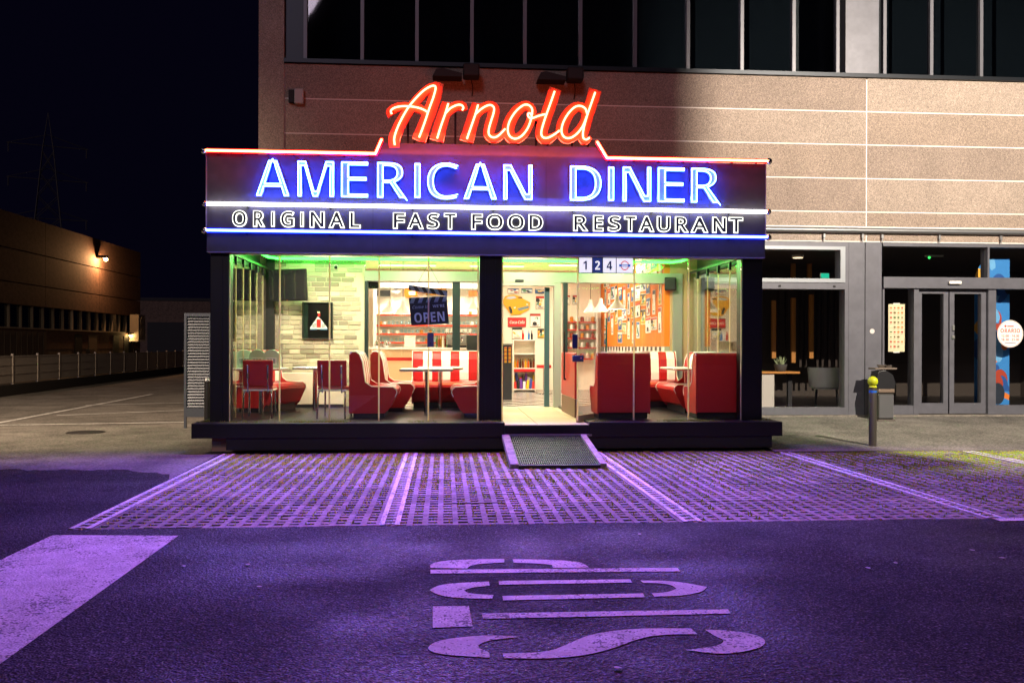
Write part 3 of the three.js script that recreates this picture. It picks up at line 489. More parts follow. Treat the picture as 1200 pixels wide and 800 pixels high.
{ // script word
  const sg = thing('neon_script', 'orange red neon script letters reading Arnold standing on top of the fascia', 'neon sign');
  const Z = 0.13, A = (p) => [440 + p[0] / 8.421, 85 + p[1] / 8.421, (p[2] ?? 0) / 8.421], B = (p) => [570 + p[0] / 8, 85 + p[1] / 8, (p[2] ?? 0) / 8];
  const k = 12.45 / 1050 * 0.98, W = (q) => { const v = at(q[0], q[1], Z); return V(v.x, v.y, q[2] * k); };
  const face = new THREE.MeshStandardMaterial({ color: lin(0.86, 0.16, 0.03), roughness: 0.5 }), side = std(0x7c1208, 0.5);
  const letters = [
    { m: A, s: [[[628, 112, 26], [560, 130, 34], [500, 170, 40], [430, 240, 42], [345, 345, 46], [272, 450, 52], [215, 560, 56], [182, 650, 56], [186, 735, 52]], [[630, 92, 44], [590, 225, 60], [540, 370, 64], [480, 520, 66], [425, 662, 68]], [[158, 412, 46], [140, 385, 40], [185, 348, 40], [250, 328, 38], [340, 330, 38], [430, 350, 40], [510, 395, 40]]],
      t: [[[190, 715], [184, 650], [212, 555], [258, 455], [320, 350], [390, 262], [470, 182], [535, 140], [575, 130], [594, 148], [572, 240], [532, 350], [482, 500], [430, 640]], [[160, 408], [150, 385], [163, 362], [205, 342], [270, 332], [350, 335], [430, 350], [485, 372], [506, 388]]] },
    { m: A, s: [[[708, 292, 54], [680, 390, 60], [640, 520, 66], [602, 662, 68]], [[700, 395, 42], [755, 345, 46], [815, 318, 44], [858, 330, 46], [862, 362, 46]]], t: [[[718, 305], [690, 400], [645, 530], [608, 650]], [[690, 402], [740, 352], [800, 322], [845, 320], [867, 345], [857, 372]]] },
    { m: A, s: [[[1006, 300, 54], [975, 410, 62], [935, 540, 66], [898, 672, 68]], [[995, 400, 44], [1060, 345, 46], [1130, 325, 50], [1168, 350, 54], [1160, 430, 56], [1130, 530, 58], [1120, 600, 52], [1160, 640, 44], [1230, 625, 36], [1282, 570, 22]]], t: [[[1012, 318], [988, 405], [945, 530], [902, 655]], [[988, 408], [1060, 348], [1128, 320], [1168, 345], [1165, 400], [1140, 480], [1118, 560], [1122, 615], [1160, 640], [1210, 625], [1280, 555]]] },
    { m: B, s: [[[432, 400, 34], [425, 335, 40], [370, 300, 40], [295, 345, 50], [230, 440, 58], [205, 540, 58], [235, 605, 48], [300, 608, 42], [365, 550, 44], [415, 450, 40], [432, 400, 34]], [[400, 400, 26], [440, 420, 26], [510, 402, 24], [560, 390, 22]]], t: [[[428, 395], [428, 340], [395, 305], [345, 307], [275, 365], [218, 455], [200, 540], [222, 600], [275, 620], [335, 590], [388, 520], [418, 440], [424, 405], [402, 378], [388, 396], [404, 425], [432, 427], [490, 406], [552, 390]]] },
    { m: B, s: [[[650, 145, 60], [610, 270, 60], [570, 385, 58], [530, 500, 60], [520, 580, 56], [560, 620, 46], [620, 600, 36], [680, 555, 18]]], t: [[[640, 175], [600, 290], [560, 400], [525, 510], [514, 575], [535, 610], [580, 610], [640, 578], [686, 543]]] },
    { m: B, s: [[[945, 400, 34], [920, 335, 42], [860, 312, 42], [790, 360, 52], [728, 460, 58], [712, 555, 56], [745, 608, 46], [800, 605, 42], [865, 550, 44], [920, 460, 40], [945, 400, 34]], [[1026, 152, 62], [985, 290, 58], [950, 410, 54], [920, 520, 54], [905, 600, 46], [930, 640, 30], [985, 605, 14]]], t: [[[944, 385], [925, 335], [875, 312], [820, 330], [760, 395], [716, 480], [705, 558], [735, 608], [790, 612], [850, 572], [905, 500], [944, 402]], [[1020, 185], [980, 300], [945, 402], [915, 510], [905, 580], [912, 618], [940, 628], [968, 610]]] },
  ];
  letters.forEach((L, li) => {
    const trays = L.s.map((s, si) => {
      const p = s.map((q) => W(L.m(q))), c = new THREE.CatmullRomCurve3(p.map((q) => V(q.x, q.y, 0))), n = 40, l = [], r = [];
      const wAt = (t) => { const f = t * (p.length - 1), i = Math.min(p.length - 2, Math.floor(f)); return p[i].z + (p[i + 1].z - p[i].z) * (f - i); };
      for (let i = 0; i <= n; i++) { const t = i / n, q = c.getPoint(t), d = c.getTangent(t), w = wAt(t); l.push(V(q.x - d.y * w, q.y + d.x * w, 0)); r.push(V(q.x + d.y * w, q.y - d.x * w, 0)); }
      // ribbon slab, front at depth that differs a little per stroke
      const zf = Z - 0.02 - si * 0.0012, zb = Z - 0.1 + si * 0.0012, pos = [], quad = (a, b, c2, d2) => pos.push(...a, ...b, ...c2, ...a, ...c2, ...d2), at3 = (v, z) => [v.x, v.y, z];
      for (let i = 0; i < n; i++) { quad(at3(l[i], zf), at3(l[i + 1], zf), at3(r[i + 1], zf), at3(r[i], zf)); quad(at3(l[i], zb), at3(r[i], zb), at3(r[i + 1], zb), at3(l[i + 1], zb)); quad(at3(l[i], zb), at3(l[i + 1], zb), at3(l[i + 1], zf), at3(l[i], zf)); quad(at3(r[i], zf), at3(r[i + 1], zf), at3(r[i + 1], zb), at3(r[i], zb)); }
      for (const [i, sgn] of [[0, 1], [n, -1]]) { const q = [at3(l[i], zb), at3(l[i], zf), at3(r[i], zf), at3(r[i], zb)]; quad(...(sgn > 0 ? q : q.reverse())); }
      const g = new THREE.BufferGeometry(); g.setAttribute('position', new THREE.Float32BufferAttribute(pos, 3)); g.computeVertexNormals(); g.setAttribute('uv', new THREE.Float32BufferAttribute(new Float32Array(pos.length / 3 * 2), 2)); return g;
    });
    const lt = mesh('letter', trays, face, sg);
    mesh('neon_tube', L.t.map((t) => { const p = t.map((q) => W(L.m(q))); return tube(p.map((q) => V(q.x, q.y, Z + 0.005)), 0.0125, 8, false, 0.5, 5); }), NEON.orange, lt);
    mesh('stand_off', trays.map((g, i) => { g.computeBoundingBox(); const b = g.boundingBox, x = (b.min.x + b.max.x) / 2; return bx(x - 0.015, x + 0.015, 4.1, b.min.y + 0.12, -0.015 - i * 0.031, 0.013 - i * 0.031); }), nearBlack, lt);
  });
}
{ // long tubes framing the fascia
  const T = (name, pts, r, m, l, caps, body) => { const t = thing(name, l, 'neon tube'); mesh('neon_tube', bar(body ? pts.map((q) => V(q.x, q.y, q.z + r * 0.75)) : pts, body ? r * 0.5 : r, 9), m, t); if (body) mesh('tube_body_lit', bar(pts, r, 9), body, t); mesh('tube_cap', caps.map((p) => new THREE.SphereGeometry(r * 1.5, 10, 8).translate(p.x, p.y, p.z)), steel, t); for (let i = 0; i <= 6; i++) { const a = pts[0], b = pts[pts.length - 1], x = a.x + (b.x - a.x) * (i + 0.5) / 7; mesh('clip', bx(x - 0.01, x + 0.01, pts[0].y - r - 0.012, pts[0].y + r + 0.012, SZ + 0.001, SZ + 0.05), darkFrame, t); } };
  const z = SZ + 0.07, p = (a, b) => { const v = at(a, b, z); return V(v.x, v.y, z); }, cy = (v, y) => V(v.x, y, z);
  const rl = [cy(p(238.6, 177), 4.072), cy(p(440, 180), 4.072), p(447, 164)], rR = [p(700, 167), cy(p(711, 184), 4.072), cy(p(901.6, 188), 4.072)];
  T('neon_tube_line', rl, 0.03, NEON.red, 'red neon tube along the fascia top, bent up beside the script letter A', [rl[0]], NEON.redBody);
  T('neon_tube_line', rR.reverse(), 0.03, NEON.red, 'red neon tube along the fascia top, bent up beside the script letter d', [rR[0]], NEON.redBody);
  const w = [cy(p(239.5, 240), 3.36), cy(p(901, 249), 3.36)], b = [cy(p(239.5, 271), 3.0), cy(p(901, 279), 3.0)];
  T('neon_tube_line', w, 0.026, NEON.white, 'long white neon tube under the blue letters', w);
  T('neon_tube_line', b, 0.03, NEON.blueLine, 'long blue neon tube under the small white letters', b, NEON.blueBody);
  // the light these words and tubes throw on the forecourt
  const out = (x, y) => V(x, 0, 6.5);
  areaLight(lin(1, 0.09, 0.05), 56, 2.9, 0.8, V(0.1, 4.6, 0.27), out(0.1, 4.6), 'script_light');
  areaLight(lin(1, 0.13, 0.05), 4, 2.9, 0.8, V(0.1, 4.6, -0.06), V(0.1, 5.0, -3), 'script_back_light');
  areaLight(lin(1, 0.1, 0.035), 6, 7.7, 0.06, V(0.08, 4.12, 0.14), V(0.08, 5.2, -1.2), 'red_tube_top_light');
  areaLight(lin(0.03, 0.06, 1), 112, 6.4, 0.45, V(-0.05, 3.72, 0.22), out(-0.05, 3.72), 'word_light');
  areaLight(lin(1, 0.1, 0.035), 92, 7.7, 0.05, V(0.08, 4.09, 0.22), out(0.08, 4.09), 'red_tube_light');
  areaLight(lin(1, 0.92, 0.92), 15, 7.7, 0.05, V(0.08, 3.36, 0.22), out(0.08, 3.36), 'white_tube_light');
  areaLight(lin(0.03, 0.06, 1), 240, 7.7, 0.04, V(0.08, 3.0, 0.22), out(0.08, 3.0), 'blue_tube_light');
}

// ------------------------------------------------------------------ inside the diner
const BZ = -9.7, WX = 3.32;                                      // rear wall, orange side wall
const BL = -3.5, BR = X(427);                                    // ends of the brick wall
{
  const r = thing('diner_room', 'bright diner room behind the glass with cream walls and tiled floor', 'room');
  const P = (n, g, m) => mesh(n, g, m, r);
  P('subfloor', bx(-3.5, 4.0, 0.05, FL - 0.012, BZ, 0.24), nearBlack);
  P('rear_wall', bx(-3.5, 4.0, FL, 3.4, BZ - 0.1, BZ), std(0xefe6d6, 0.8));
  P('left_wall', bx(-3.6, -3.5, FL, 3.4, BZ, FZ - 0.31), std(0xefe6d6, 0.8));
  P('orange_wall', bx(WX, WX + 0.15, 1.46, 3.4, BZ, FZ - 0.02), std(0xe07818, 0.7));
  P('orange_wall_foot', bx(WX, WX + 0.15, FL, 1.1, BZ, FZ - 0.02), std(0xa32a1c, 0.5));
  P('wall_block', bx(WX + 0.1, 4.01, 0.2, 3.36, -3.5, FZ), std(0xb79a74, 0.8));
  P('ceiling', bx(-3.5, WX, 3.3, 3.34, BZ, FZ - 0.05), std(0xefd9b8, 0.8));
  // black and white tiles under the orange wall: upright bars, two rows set apart by half
  const tb = bx(0, 0.012, -0.082, 0.082, -0.083, 0.083), tw = std(0xf0ede6, 0.25), tk = std(0x101012, 0.25);
  for (let row = 0; row < 2; row++) for (let i = 0; i < 40; i++) { const z = FZ - 0.12 - i * 0.172; if (z < BZ + 0.05) break; const m = mesh('tile', tb, (i + row) % 2 ? tk : tw, r); m.position.set(WX - 0.006, 1.37 - row * 0.17, z); }
  P('tile_bed', bx(WX + 0.008, WX + 0.15, 1.101, 1.459, BZ, FZ - 0.02), std(0x9b968c, 0.8));
  // floor tiles of the pavilion
  const tg = [0, 1].map((k) => rb(-0.297, 0.297, -0.012, 0, -0.297, 0.297, 0.003, 1)), tm = [0xd9c9a6, 0xd2c19d, 0xdfd0b0].map((c) => std(c, 0.3));
  for (let i = 0; i < 13; i++) for (let j = 0; j < 6; j++) { const x = -3.5 + 0.3 + i * 0.6, z = 0.24 - 0.3 - j * 0.6; if (x > 3.9) continue; const m = mesh('floor_tile', tg[0], tm[Math.floor(rnd() * 3)], r); m.position.set(x, FL, z); }
  // zigzag floor of the room: white base with black zigzag strips
  P('white_floor', bx(-3.49, WX, FL - 0.01, FL - 0.002, BZ, -3.37), std(0xe8e4dc, 0.25));
  const zz = std(0x121214, 0.25);
  for (let k = 0; k < 20; k++) { const z0 = -3.5 - k * 0.46, s = []; for (let i = 0; i <= 16; i++) s.push([-2 + i * 0.33, z0 - (i % 2 ? 0.3 : 0)]); for (let i = 16; i >= 0; i--) s.push([-2 + i * 0.33, z0 - (i % 2 ? 0.3 : 0) - 0.23]); if (z0 - 0.3 > BZ) P('zigzag_strip', flat(s, FL + 0.002), zz); }
}
{ // brick wall of the pavilion, brick by brick
  const w = thing('brick_wall', 'pale grey brick slip wall at the back of the pavilion', 'wall');
  mesh('mortar', bx(BL, BR, FL, 3.055, FZ - 0.3, FZ + 0.01), std(0xcfc6b0, 0.95), w);
  const tones = [0xc9c0a8, 0xb3aa96, 0xd8d0ba, 0x958c7c, 0xbfb7a2, 0xa8a192].map((c) => std(c, 0.9)), W = [0.21, 0.16, 0.24].map((l) => rb(-l / 2, l / 2, -0.034, 0.034, -0.02, 0.008, 0.005, 1));
  for (let row = 0; row < 32; row++) { let x = BL + rr(0, 0.1); while (true) { const k = Math.floor(rnd() * 3), l = [0.21, 0.16, 0.24][k]; if (x + l > BR) break; const m = mesh('brick', W[k], tones[Math.floor(rnd() * 6)], w); m.position.set(x + l / 2, FL + 0.06 + row * 0.083, FZ + 0.012 + rr(-0.004, 0.007)); x += l + 0.013; } }
  mesh('corner_post', rb(X(313, FZ + 0.1) - 0.02, X(321, FZ + 0.1), FL, 3.05, FZ + 0.03, FZ + 0.13, 0.006), nearBlack, w);
}
{ // old shop front between pavilion and room
  const s = thing('inner_shopfront', 'aluminium framed inner shop front with open sliding doors', 'shop front');
  const frame = std(0x9fa39a, 0.4, { metalness: 0.35 }), dk = std(0x2b3a3c, 0.4, { metalness: 0.4 });
  const y0 = Y(500, 330), y1 = Y(500, 318), xl = BR + 0.002, xr = X(799), P = (n, m, ...a) => mesh(n, rb(...a, 0.004, 1), m, s);
  P('header_beam', frame, xl, xr, y0, y1, FZ - 0.16, FZ + 0.06);
  P('post', dk, xl, xl + 0.06, FL, y0 - 0.001, FZ - 0.1, FZ + 0.03); P('post', dk, X(530), X(539), FL, y0 - 0.001, FZ - 0.1, FZ + 0.03);
  P('post', frame, X(788), xr, FL, y0 - 0.001, FZ - 0.1, FZ + 0.05);
  P('post', frame, X(649), X(657), FL, y0 - 0.001, FZ - 0.12, FZ + 0.06); P('post', dk, X(660), X(665), FL, y0 - 0.001, FZ - 0.1, FZ + 0.04);
  P('door_header', frame, X(586), X(649) - 0.001, Y(620, 335), y0 - 0.002, FZ - 0.1, FZ + 0.09); mesh('sensor', rb(X(603), X(613), Y(620, 331), Y(620, 328), FZ + 0.091, FZ + 0.12, 0.008), black, s);
  P('post', frame, X(580), X(586), FL, y0 - 0.001, FZ - 0.1, FZ + 0.03);
  const dr = mesh('sliding_door', [bx(X(639), X(645), FL, Y(620, 336), FZ - 0.2, FZ - 0.13)], std(0x4d6f78, 0.3, { metalness: 0.4 }), s); mesh('glass', bx(X(645), X(652), FL + 0.05, Y(620, 337), FZ - 0.17, FZ - 0.162), glass, dr);
  for (const [a, b] of [[430.5, 530], [539, 580], [665, 788]]) mesh('pane', bx(X(a) + 0.01, X(b) - 0.002, FL + 0.9, y0 - 0.003, FZ - 0.06, FZ - 0.052), glass, s);
  mesh('transom_pane', bx(xl, xr, y1, 3.05, FZ - 0.06, FZ - 0.052), glass, s);
}
{ // ceiling lights: panels inside, lamps in the pavilion roof, green strip
  const panel = (x, z, w, l, I, lab) => { const t = thing('ceiling_light', lab, 'ceiling light', [x, 3.29, z], 0, 'ceiling panels'); mesh('frame', bx(-w / 2 - 0.03, w / 2 + 0.03, -0.02, 0.01, -l / 2 - 0.03, l / 2 + 0.03), whitePaint, t); mesh('light_panel', bx(-w / 2, w / 2, -0.026, -0.021, -l / 2, l / 2), glow(2.6, 2.0, 1.3), t); areaLight(lin(1, 0.87, 0.66), I, w, l, V(x, 3.255, z), V(x, 0, z), 'ceiling_panel_light'); };
  const I = 75, lab = 'flat warm white light panel on the diner ceiling';
  panel(X(441, -5.2), -5.2, 0.62, 0.3, I, lab); panel(X(523, -5.2), -5.2, 0.3, 0.3, I, lab); panel(X(612, -5.2), -5.2, 0.62, 0.3, I, lab); panel(X(730, -5.4), -5.4, 0.6, 0.3, I, lab);
  panel(-1.4, -7.8, 1.2, 0.3, I, lab); panel(0.6, -7.8, 1.2, 0.3, I, lab); panel(2.2, -7.4, 0.9, 0.3, I, lab);
  for (const [x, l] of [[-2.6, 'recessed ceiling lamp in the pavilion above the red chairs'], [-1.0, 'recessed ceiling lamp in the pavilion above the striped booths'], [0.9, 'recessed ceiling lamp in the pavilion above the door'], [2.6, 'recessed ceiling lamp in the pavilion above the flat red bench backs']]) {
    const t = thing('pavilion_lamp', l, 'ceiling light', [x, CEIL - 0.03, -1.9], 0, 'pavilion ceiling lamps');
    mesh('frame', rb(-0.42, 0.42, 0, 0.029, -0.12, 0.12, 0.008, 1), whitePaint, t); mesh('light_panel', bx(-0.4, 0.4, -0.004, -0.001, -0.1, 0.1), glow(2.5, 2, 1.4), t);
    areaLight(lin(1, 0.86, 0.62), 165, 0.8, 0.2, V(x, CEIL - 0.045, -1.9), V(x, 0, -2.0), 'pavilion_lamp_light');
  }
  const z = -2.86, y = 2.925, a = X(325, z), b = X(786, z), t = thing('green_led_strip', 'bright green light strip running round the pavilion ceiling', 'light strip');
  mesh('neon_tube', bar([V(a - 0.12, y, -0.5), V(a - 0.12, y, z + 0.25), V(a, y, z), V(b, y, z), V(b + 0.12, y, z + 0.25), V(b + 0.12, y, -0.5)], 0.023, 8), glow(0.35, 11, 0.5), t);
  mesh('profile', [bx(a, b, y + 0.03, CEIL - 0.001, z - 0.03, z + 0.03), bx(a - 0.15, a - 0.09, y + 0.03, CEIL - 0.001, z + 0.25, -0.5), bx(b + 0.09, b + 0.15, y + 0.03, CEIL - 0.001, z + 0.25, -0.5)], alu, t);
  areaLight(lin(0.03, 1, 0.06), 55, b - a, 0.06, V((a + b) / 2, y - 0.03, z + 0.03), V((a + b) / 2, y + 0.35, z + 1), 'green_strip_light');
  areaLight(lin(0.03, 1, 0.06), 6, b - a, 0.06, V((a + b) / 2, y - 0.06, z - 0.02), V((a + b) / 2, y - 0.1, z - 1), 'green_strip_light');
}
// furniture builders
const seatProf = [[-0.52, 0.14], [-0.1, 0.14], [-0.06, 0.17], [0.03, 0.34], [0.055, 0.39], [0.05, 0.43], [0.01, 0.465], [-0.08, 0.48], [-0.52, 0.45]];
const backProf = [[-0.46, 0.45], [-0.42, 0.5], [-0.415, 0.62], [-0.45, 0.85], [-0.49, 0.94], [-0.53, 0.975], [-0.58, 0.97], [-0.6, 0.93], [-0.6, 0.45]];
const endProf = [[-0.62, 0.1], [-0.11, 0.1], [-0.05, 0.16], [0.04, 0.34], [0.065, 0.4], [0.055, 0.44], [0.01, 0.48], [-0.3, 0.49], [-0.39, 0.55], [-0.4, 0.62], [-0.435, 0.85], [-0.48, 0.955], [-0.53, 0.99], [-0.585, 0.985], [-0.62, 0.95]];
const along = (prof, l, x, bev = 0) => ext(prof, l, bev).rotateY(-Math.PI / 2).translate(x + l, 0, 0);
function bench(label, L, p, turn, { stripes = true, end = red, group = 'diner booths', h = 1 } = {}) {
  const b = thing('booth_bench', label, 'bench', p, turn, group);
  mesh('plinth', bx(-L / 2 + 0.03, L / 2 - 0.03, 0, 0.139, -0.56, -0.12), black, b);
  mesh('seat', along(seatProf, L - 0.05, -L / 2 + 0.025, 0.006), red, b);
  const n = Math.max(3, Math.round((L - 0.04) / 0.15)), w = (L - 0.05) / n;
  for (let i = 0; i < n; i++) mesh('back_pad', along(backProf, w - 0.016, -L / 2 + 0.025 + i * w + 0.008, 0.008), stripes && i % 2 ? whiteVinyl : red, b);
  mesh('back_panel', bx(-L / 2 + 0.022, L / 2 - 0.022, 0.12, 0.95, -0.625, -0.606), end, b);
  for (const s of [-1, 1]) { const e = mesh('end_panel', along(endProf, 0.02, s > 0 ? L / 2 - 0.02 : -L / 2, 0), end, b); mesh('piping', bar(endProf.slice(3).map(([z, y]) => V(s * (L / 2 + 0.001), y, z)), 0.007, 6), whiteVinyl, e); }
  mesh('top_piping', bar([V(-L / 2, 0.99, -0.6), V(L / 2, 0.99, -0.6)], 0.008, 6), whiteVinyl, b);
  return b;
}
function table(label, w, l, p, turn = 0) {
  const t = thing('diner_table', label, 'table', p, turn, 'diner tables');
  mesh('table_top', rb(-w / 2, w / 2, 0.7, 0.738, -l / 2, l / 2, 0.012), std(0xe9e5da, 0.3), t); mesh('table_edge', [rb(-w / 2 - 0.004, w / 2 + 0.004, 0.708, 0.73, -l / 2 - 0.004, l / 2 + 0.004, 0.008)], steel, t);
  mesh('pedestal', cyl(V(0, 0.02, 0), V(0, 0.7, 0), 0.036, 0.036, 16), steel, t); mesh('foot', [rb(-w / 2 + 0.06, w / 2 - 0.06, 0, 0.03, -0.035, 0.035, 0.01), rb(-0.035, 0.035, 0.001, 0.031, -l / 2 + 0.1, l / 2 - 0.1, 0.01)], steel, t); return t;
}
function chairAt(label, p, turn) {                               // its back is towards +z
  const c = thing('diner_chair', label, 'chair', p, turn, 'chrome diner chairs');
  const bk = rb(-0.21, 0.21, -0.19, 0.19, -0.022, 0.022, 0.02, 3).rotateX(0.1).translate(0, 0.68, 0.2); mesh('backrest', bk, red, c);
  mesh('seat', rb(-0.21, 0.21, 0.43, 0.49, -0.24, 0.2, 0.028, 3), red, c); mesh('seat_band', rb(-0.214, 0.214, 0.425, 0.452, -0.244, 0.204, 0.012, 2), whiteVinyl, c);
  for (const s of [-1, 1]) {
    mesh('back_support', [cyl(V(s * 0.14, 0.4, 0.19), V(s * 0.14, 0.78, 0.245), 0.011), rb(s * 0.14 - 0.017, s * 0.14 + 0.017, 0.6, 0.8, 0.21, 0.24, 0.01).rotateX(0)], steel, c);
    mesh('leg', tube([V(s * 0.16, 0.425, 0.14), V(s * 0.19, 0.4, 0.2), V(s * 0.195, 0.2, 0.235), V(s * 0.2, 0.005, 0.26)], 0.0125, 8), steel, c);
    mesh('leg', tube([V(s * 0.16, 0.425, -0.16), V(s * 0.185, 0.4, -0.22), V(s * 0.19, 0.2, -0.24), V(s * 0.195, 0.005, -0.25)], 0.0125, 8), steel, c);
  }
  return c;
}
{
  const at2 = (px, z) => X(px, z);
  chairAt('chrome diner chair with red back, beside the left glass corner', [at2(303, -0.62), FL, -0.72], 0.05);
  chairAt('chrome diner chair with red back, next to the striped booth', [at2(391.5, -0.62), FL, -0.7], -0.08);
  chairAt('red diner chair at the jukebox table, half hidden by the chair in front', [at2(291, -1.75), FL, -1.95], 0.1);
  table('small diner table carrying the countertop jukeboxes', 0.72, 0.7, [at2(306, -1.35), FL, -1.35]);
  table('pale diner table in front of the brick wall', 0.62, 0.6, [at2(369, -2.1), FL, -2.1]);
  bench('plain red booth bench with a black plinth, by the brick wall', 0.95, [at2(333, -1.9), FL, -2.05], 1.15, { stripes: true });
  { const b = thing('low_screen', 'low white panel screen under the brick wall', 'screen', [at2(366, -2.75), FL, -2.9]); mesh('panel', rb(-0.55, 0.5, 0.08, 0.62, -0.03, 0.03, 0.01), cream, b); mesh('skirting', bx(-0.55, 0.5, 0, 0.079, -0.025, 0.025), nearBlack, b); }
  // striped booths by the middle column
  bench('striped red and white booth bench beside the red chair, seat facing the column', 1.0, [at2(462, -1.0), FL, -1.05], Math.PI / 2);
  bench('striped booth bench with only its rounded seat showing beside the middle column', 1.0, [at2(534, -1.0), FL, -1.05], -Math.PI / 2);
  table('chrome pedestal table between the two striped booth benches', 0.78, 0.62, [at2(500, -0.95), FL, -0.98]);
  bench('striped booth bench in the second row, behind the bench beside the red chair', 0.95, [at2(482, -2.2), FL, -2.2], Math.PI / 2);
  table('chrome pedestal table in the second row of booths', 0.72, 0.6, [at2(516, -2.1), FL, -2.05]);
  bench('striped booth bench with its back to the counter', 1.3, [at2(528, -2.7), FL, -2.5], 0);
  bench('striped booth bench in the second row next to the door', 0.9, [at2(543, -2.2), FL, -2.2], -Math.PI / 2);
  // right of the door
  const g2 = 'flat red bench backs';
  const hb = (label, px0, px1, z) => { const a = at2(px0, z), b = at2(px1, z), L = b - a; return bench(label, L, [(a + b) / 2, FL, z - 0.625], Math.PI, { stripes: false, group: g2 }); };
  hb('booth bench with a flat red back against the glass, next to the open door', 700.5, 762.5, -0.32);
  hb('booth bench with a flat red back against the glass, next to the corner column', 816, 874, -0.32);
  bench('orange lit booth bench between the two flat red bench backs, striped back', 1.0, [at2(783, -1.9), FL, -1.85], -Math.PI / 2 + 0.05);
  table('narrow white table between the flat red bench backs', 0.62, 1.1, [at2(806, -1.75), FL, -1.8]);
  bench('striped booth bench against the inner post on the right', 1.2, [at2(760, -2.6), FL, -2.6], 0);
  { const q = thing('entrance_screen', 'red booth end with a brown foot just inside the door', 'screen', [at2(672, -1.2), FL, -1.6]); mesh('panel', rb(-0.03, 0.03, 0.28, 0.98, -0.8, 0.75, 0.02), red, q); mesh('foot', rb(-0.026, 0.026, 0, 0.279, -0.78, 0.73, 0.005), std(0x6b5040, 0.5), q); mesh('handrail', bar([V(-0.06, 1.32, -0.2), V(-0.06, 0.55, -0.2), V(0.02, 0.55, -0.2)], 0.014), black, q); }
}
{ // countertop jukeboxes
  const mint = std(0xb9d2bd, 0.3), mk = (label, px, z, ry) => {
    const j = thing('countertop_jukebox', label, 'jukebox', [X(px, z), FL + 0.74, z], ry, 'countertop jukeboxes'); j.scale.setScalar(0.86);
    const s = new THREE.Shape(); s.moveTo(-0.13, 0); s.lineTo(0.13, 0); s.lineTo(0.13, 0.17); s.quadraticCurveTo(0.13, 0.29, 0, 0.3); s.quadraticCurveTo(-0.13, 0.29, -0.13, 0.17);
    mesh('cabinet', ext(s, 0.14, 0.01).translate(0, 0.01, -0.07), mint, j);
    mesh('front_panel', rb(-0.095, 0.095, 0.05, 0.18, 0.081, 0.09, 0.003), std(0xdfe6e2, 0.25), j);
    for (const x of [-0.05, 0, 0.05]) mesh('song_card', bx(x - 0.018, x + 0.018, 0.075, 0.16, 0.0905, 0.093), std(0x8b9aa0, 0.5), j);
    mesh('crown', rb(-0.1, 0.1, 0.28, 0.315, -0.05, 0.05, 0.015), red, j);
  };
  mk('mint green countertop jukebox with a red top, in the middle of the table', 302, -1.2, 0.05); mk('mint green countertop jukebox with a red top, nearest the brick wall', 319, -1.2, -0.05); mk('mint green countertop jukebox turned towards the side glass', 285, -1.3, 0.5);
}
{ // television and framed picture on the brick wall
  const p = at(337, 334, FZ + 0.3), t = thing('television', 'flat black television on a tilted wall arm in the brick corner', 'television', [p.x, p.y, FZ + 0.3], -0.12);
  const tv = mesh('casing', rb(-0.33, 0.33, -0.27, 0.27, -0.03, 0.02, 0.012).rotateX(0.06).rotateZ(0.03), black, t);
  mesh('screen', bx(-0.315, 0.315, -0.245, 0.255, 0.0205, 0.023).rotateX(0.06).rotateZ(0.03), new THREE.MeshPhysicalMaterial({ color: 0x26262a, roughness: 0.12, clearcoat: 1 }), t);
  mesh('arm', cyl(V(0, 0, -0.03), V(-0.05, 0.05, -0.28), 0.02), nearBlack, t);
  mesh('standby_light', new THREE.SphereGeometry(0.006, 8, 6).translate(0, -0.262, 0.035), glow(1.5, 0.15, 0.05), t);
  const pic = print(256, 320, (c, w, h) => {
    c.fillStyle = '#08080a'; c.fillRect(0, 0, w, h); c.fillStyle = '#20302a'; c.fillRect(0, 0, 40, h);
    c.fillStyle = '#d7dde2'; c.beginPath(); c.moveTo(128, 120); c.lineTo(160, 150); c.lineTo(215, 225); c.lineTo(215, 240); c.lineTo(60, 240); c.lineTo(60, 225); c.lineTo(110, 150); c.fill();
    c.fillStyle = '#c2312f'; c.fillRect(118, 150, 38, 74); c.fillRect(128, 90, 22, 34); c.fillStyle = '#e8dcc4'; c.fillRect(124, 76, 24, 16); c.fillStyle = '#5a84b4'; c.fillRect(62, 236, 60, 10); c.fillRect(150, 236, 66, 10);
    c.strokeStyle = '#2a2a2e'; c.lineWidth = 4; for (const [x0, x1] of [[80, 112], [164, 196]]) for (let i = 0; i < 3; i++) { c.beginPath(); c.moveTo(x0, 200 + i * 10); c.lineTo(x1, 190 + i * 12); c.stroke(); }
  });
  const a = at(354, 397, FZ + 0.04), b = at(390, 354, FZ + 0.04), f = thing('framed_picture', 'black framed picture of red and white shoes on the brick wall', 'picture');
  mesh('frame', [bx(a.x, b.x, b.y - 0.02, b.y, FZ + 0.022, FZ + 0.06), bx(a.x, b.x, a.y, a.y + 0.02, FZ + 0.022, FZ + 0.06), bx(a.x, a.x + 0.02, a.y + 0.02, b.y - 0.02, FZ + 0.022, FZ + 0.06), bx(b.x - 0.02, b.x, a.y + 0.02, b.y - 0.02, FZ + 0.022, FZ + 0.06)], std(0x2a2f2c, 0.4), f);
  mesh('print', bx(a.x + 0.02, b.x - 0.02, a.y + 0.02, b.y - 0.02, FZ + 0.024, FZ + 0.03), std(0xffffff, 0.3, { map: pic }), f);
  const k = at(393, 312, FZ + 0.1), cam = thing('security_camera', 'small white dome camera high on the brick wall', 'camera', [k.x, k.y, FZ + 0.03]); mesh('base', new THREE.CylinderGeometry(0.04, 0.04, 0.03, 16).rotateX(Math.PI / 2), whitePaint, cam); mesh('dome', new THREE.SphereGeometry(0.03, 12, 8).translate(0, -0.01, 0.025), black, cam);
}
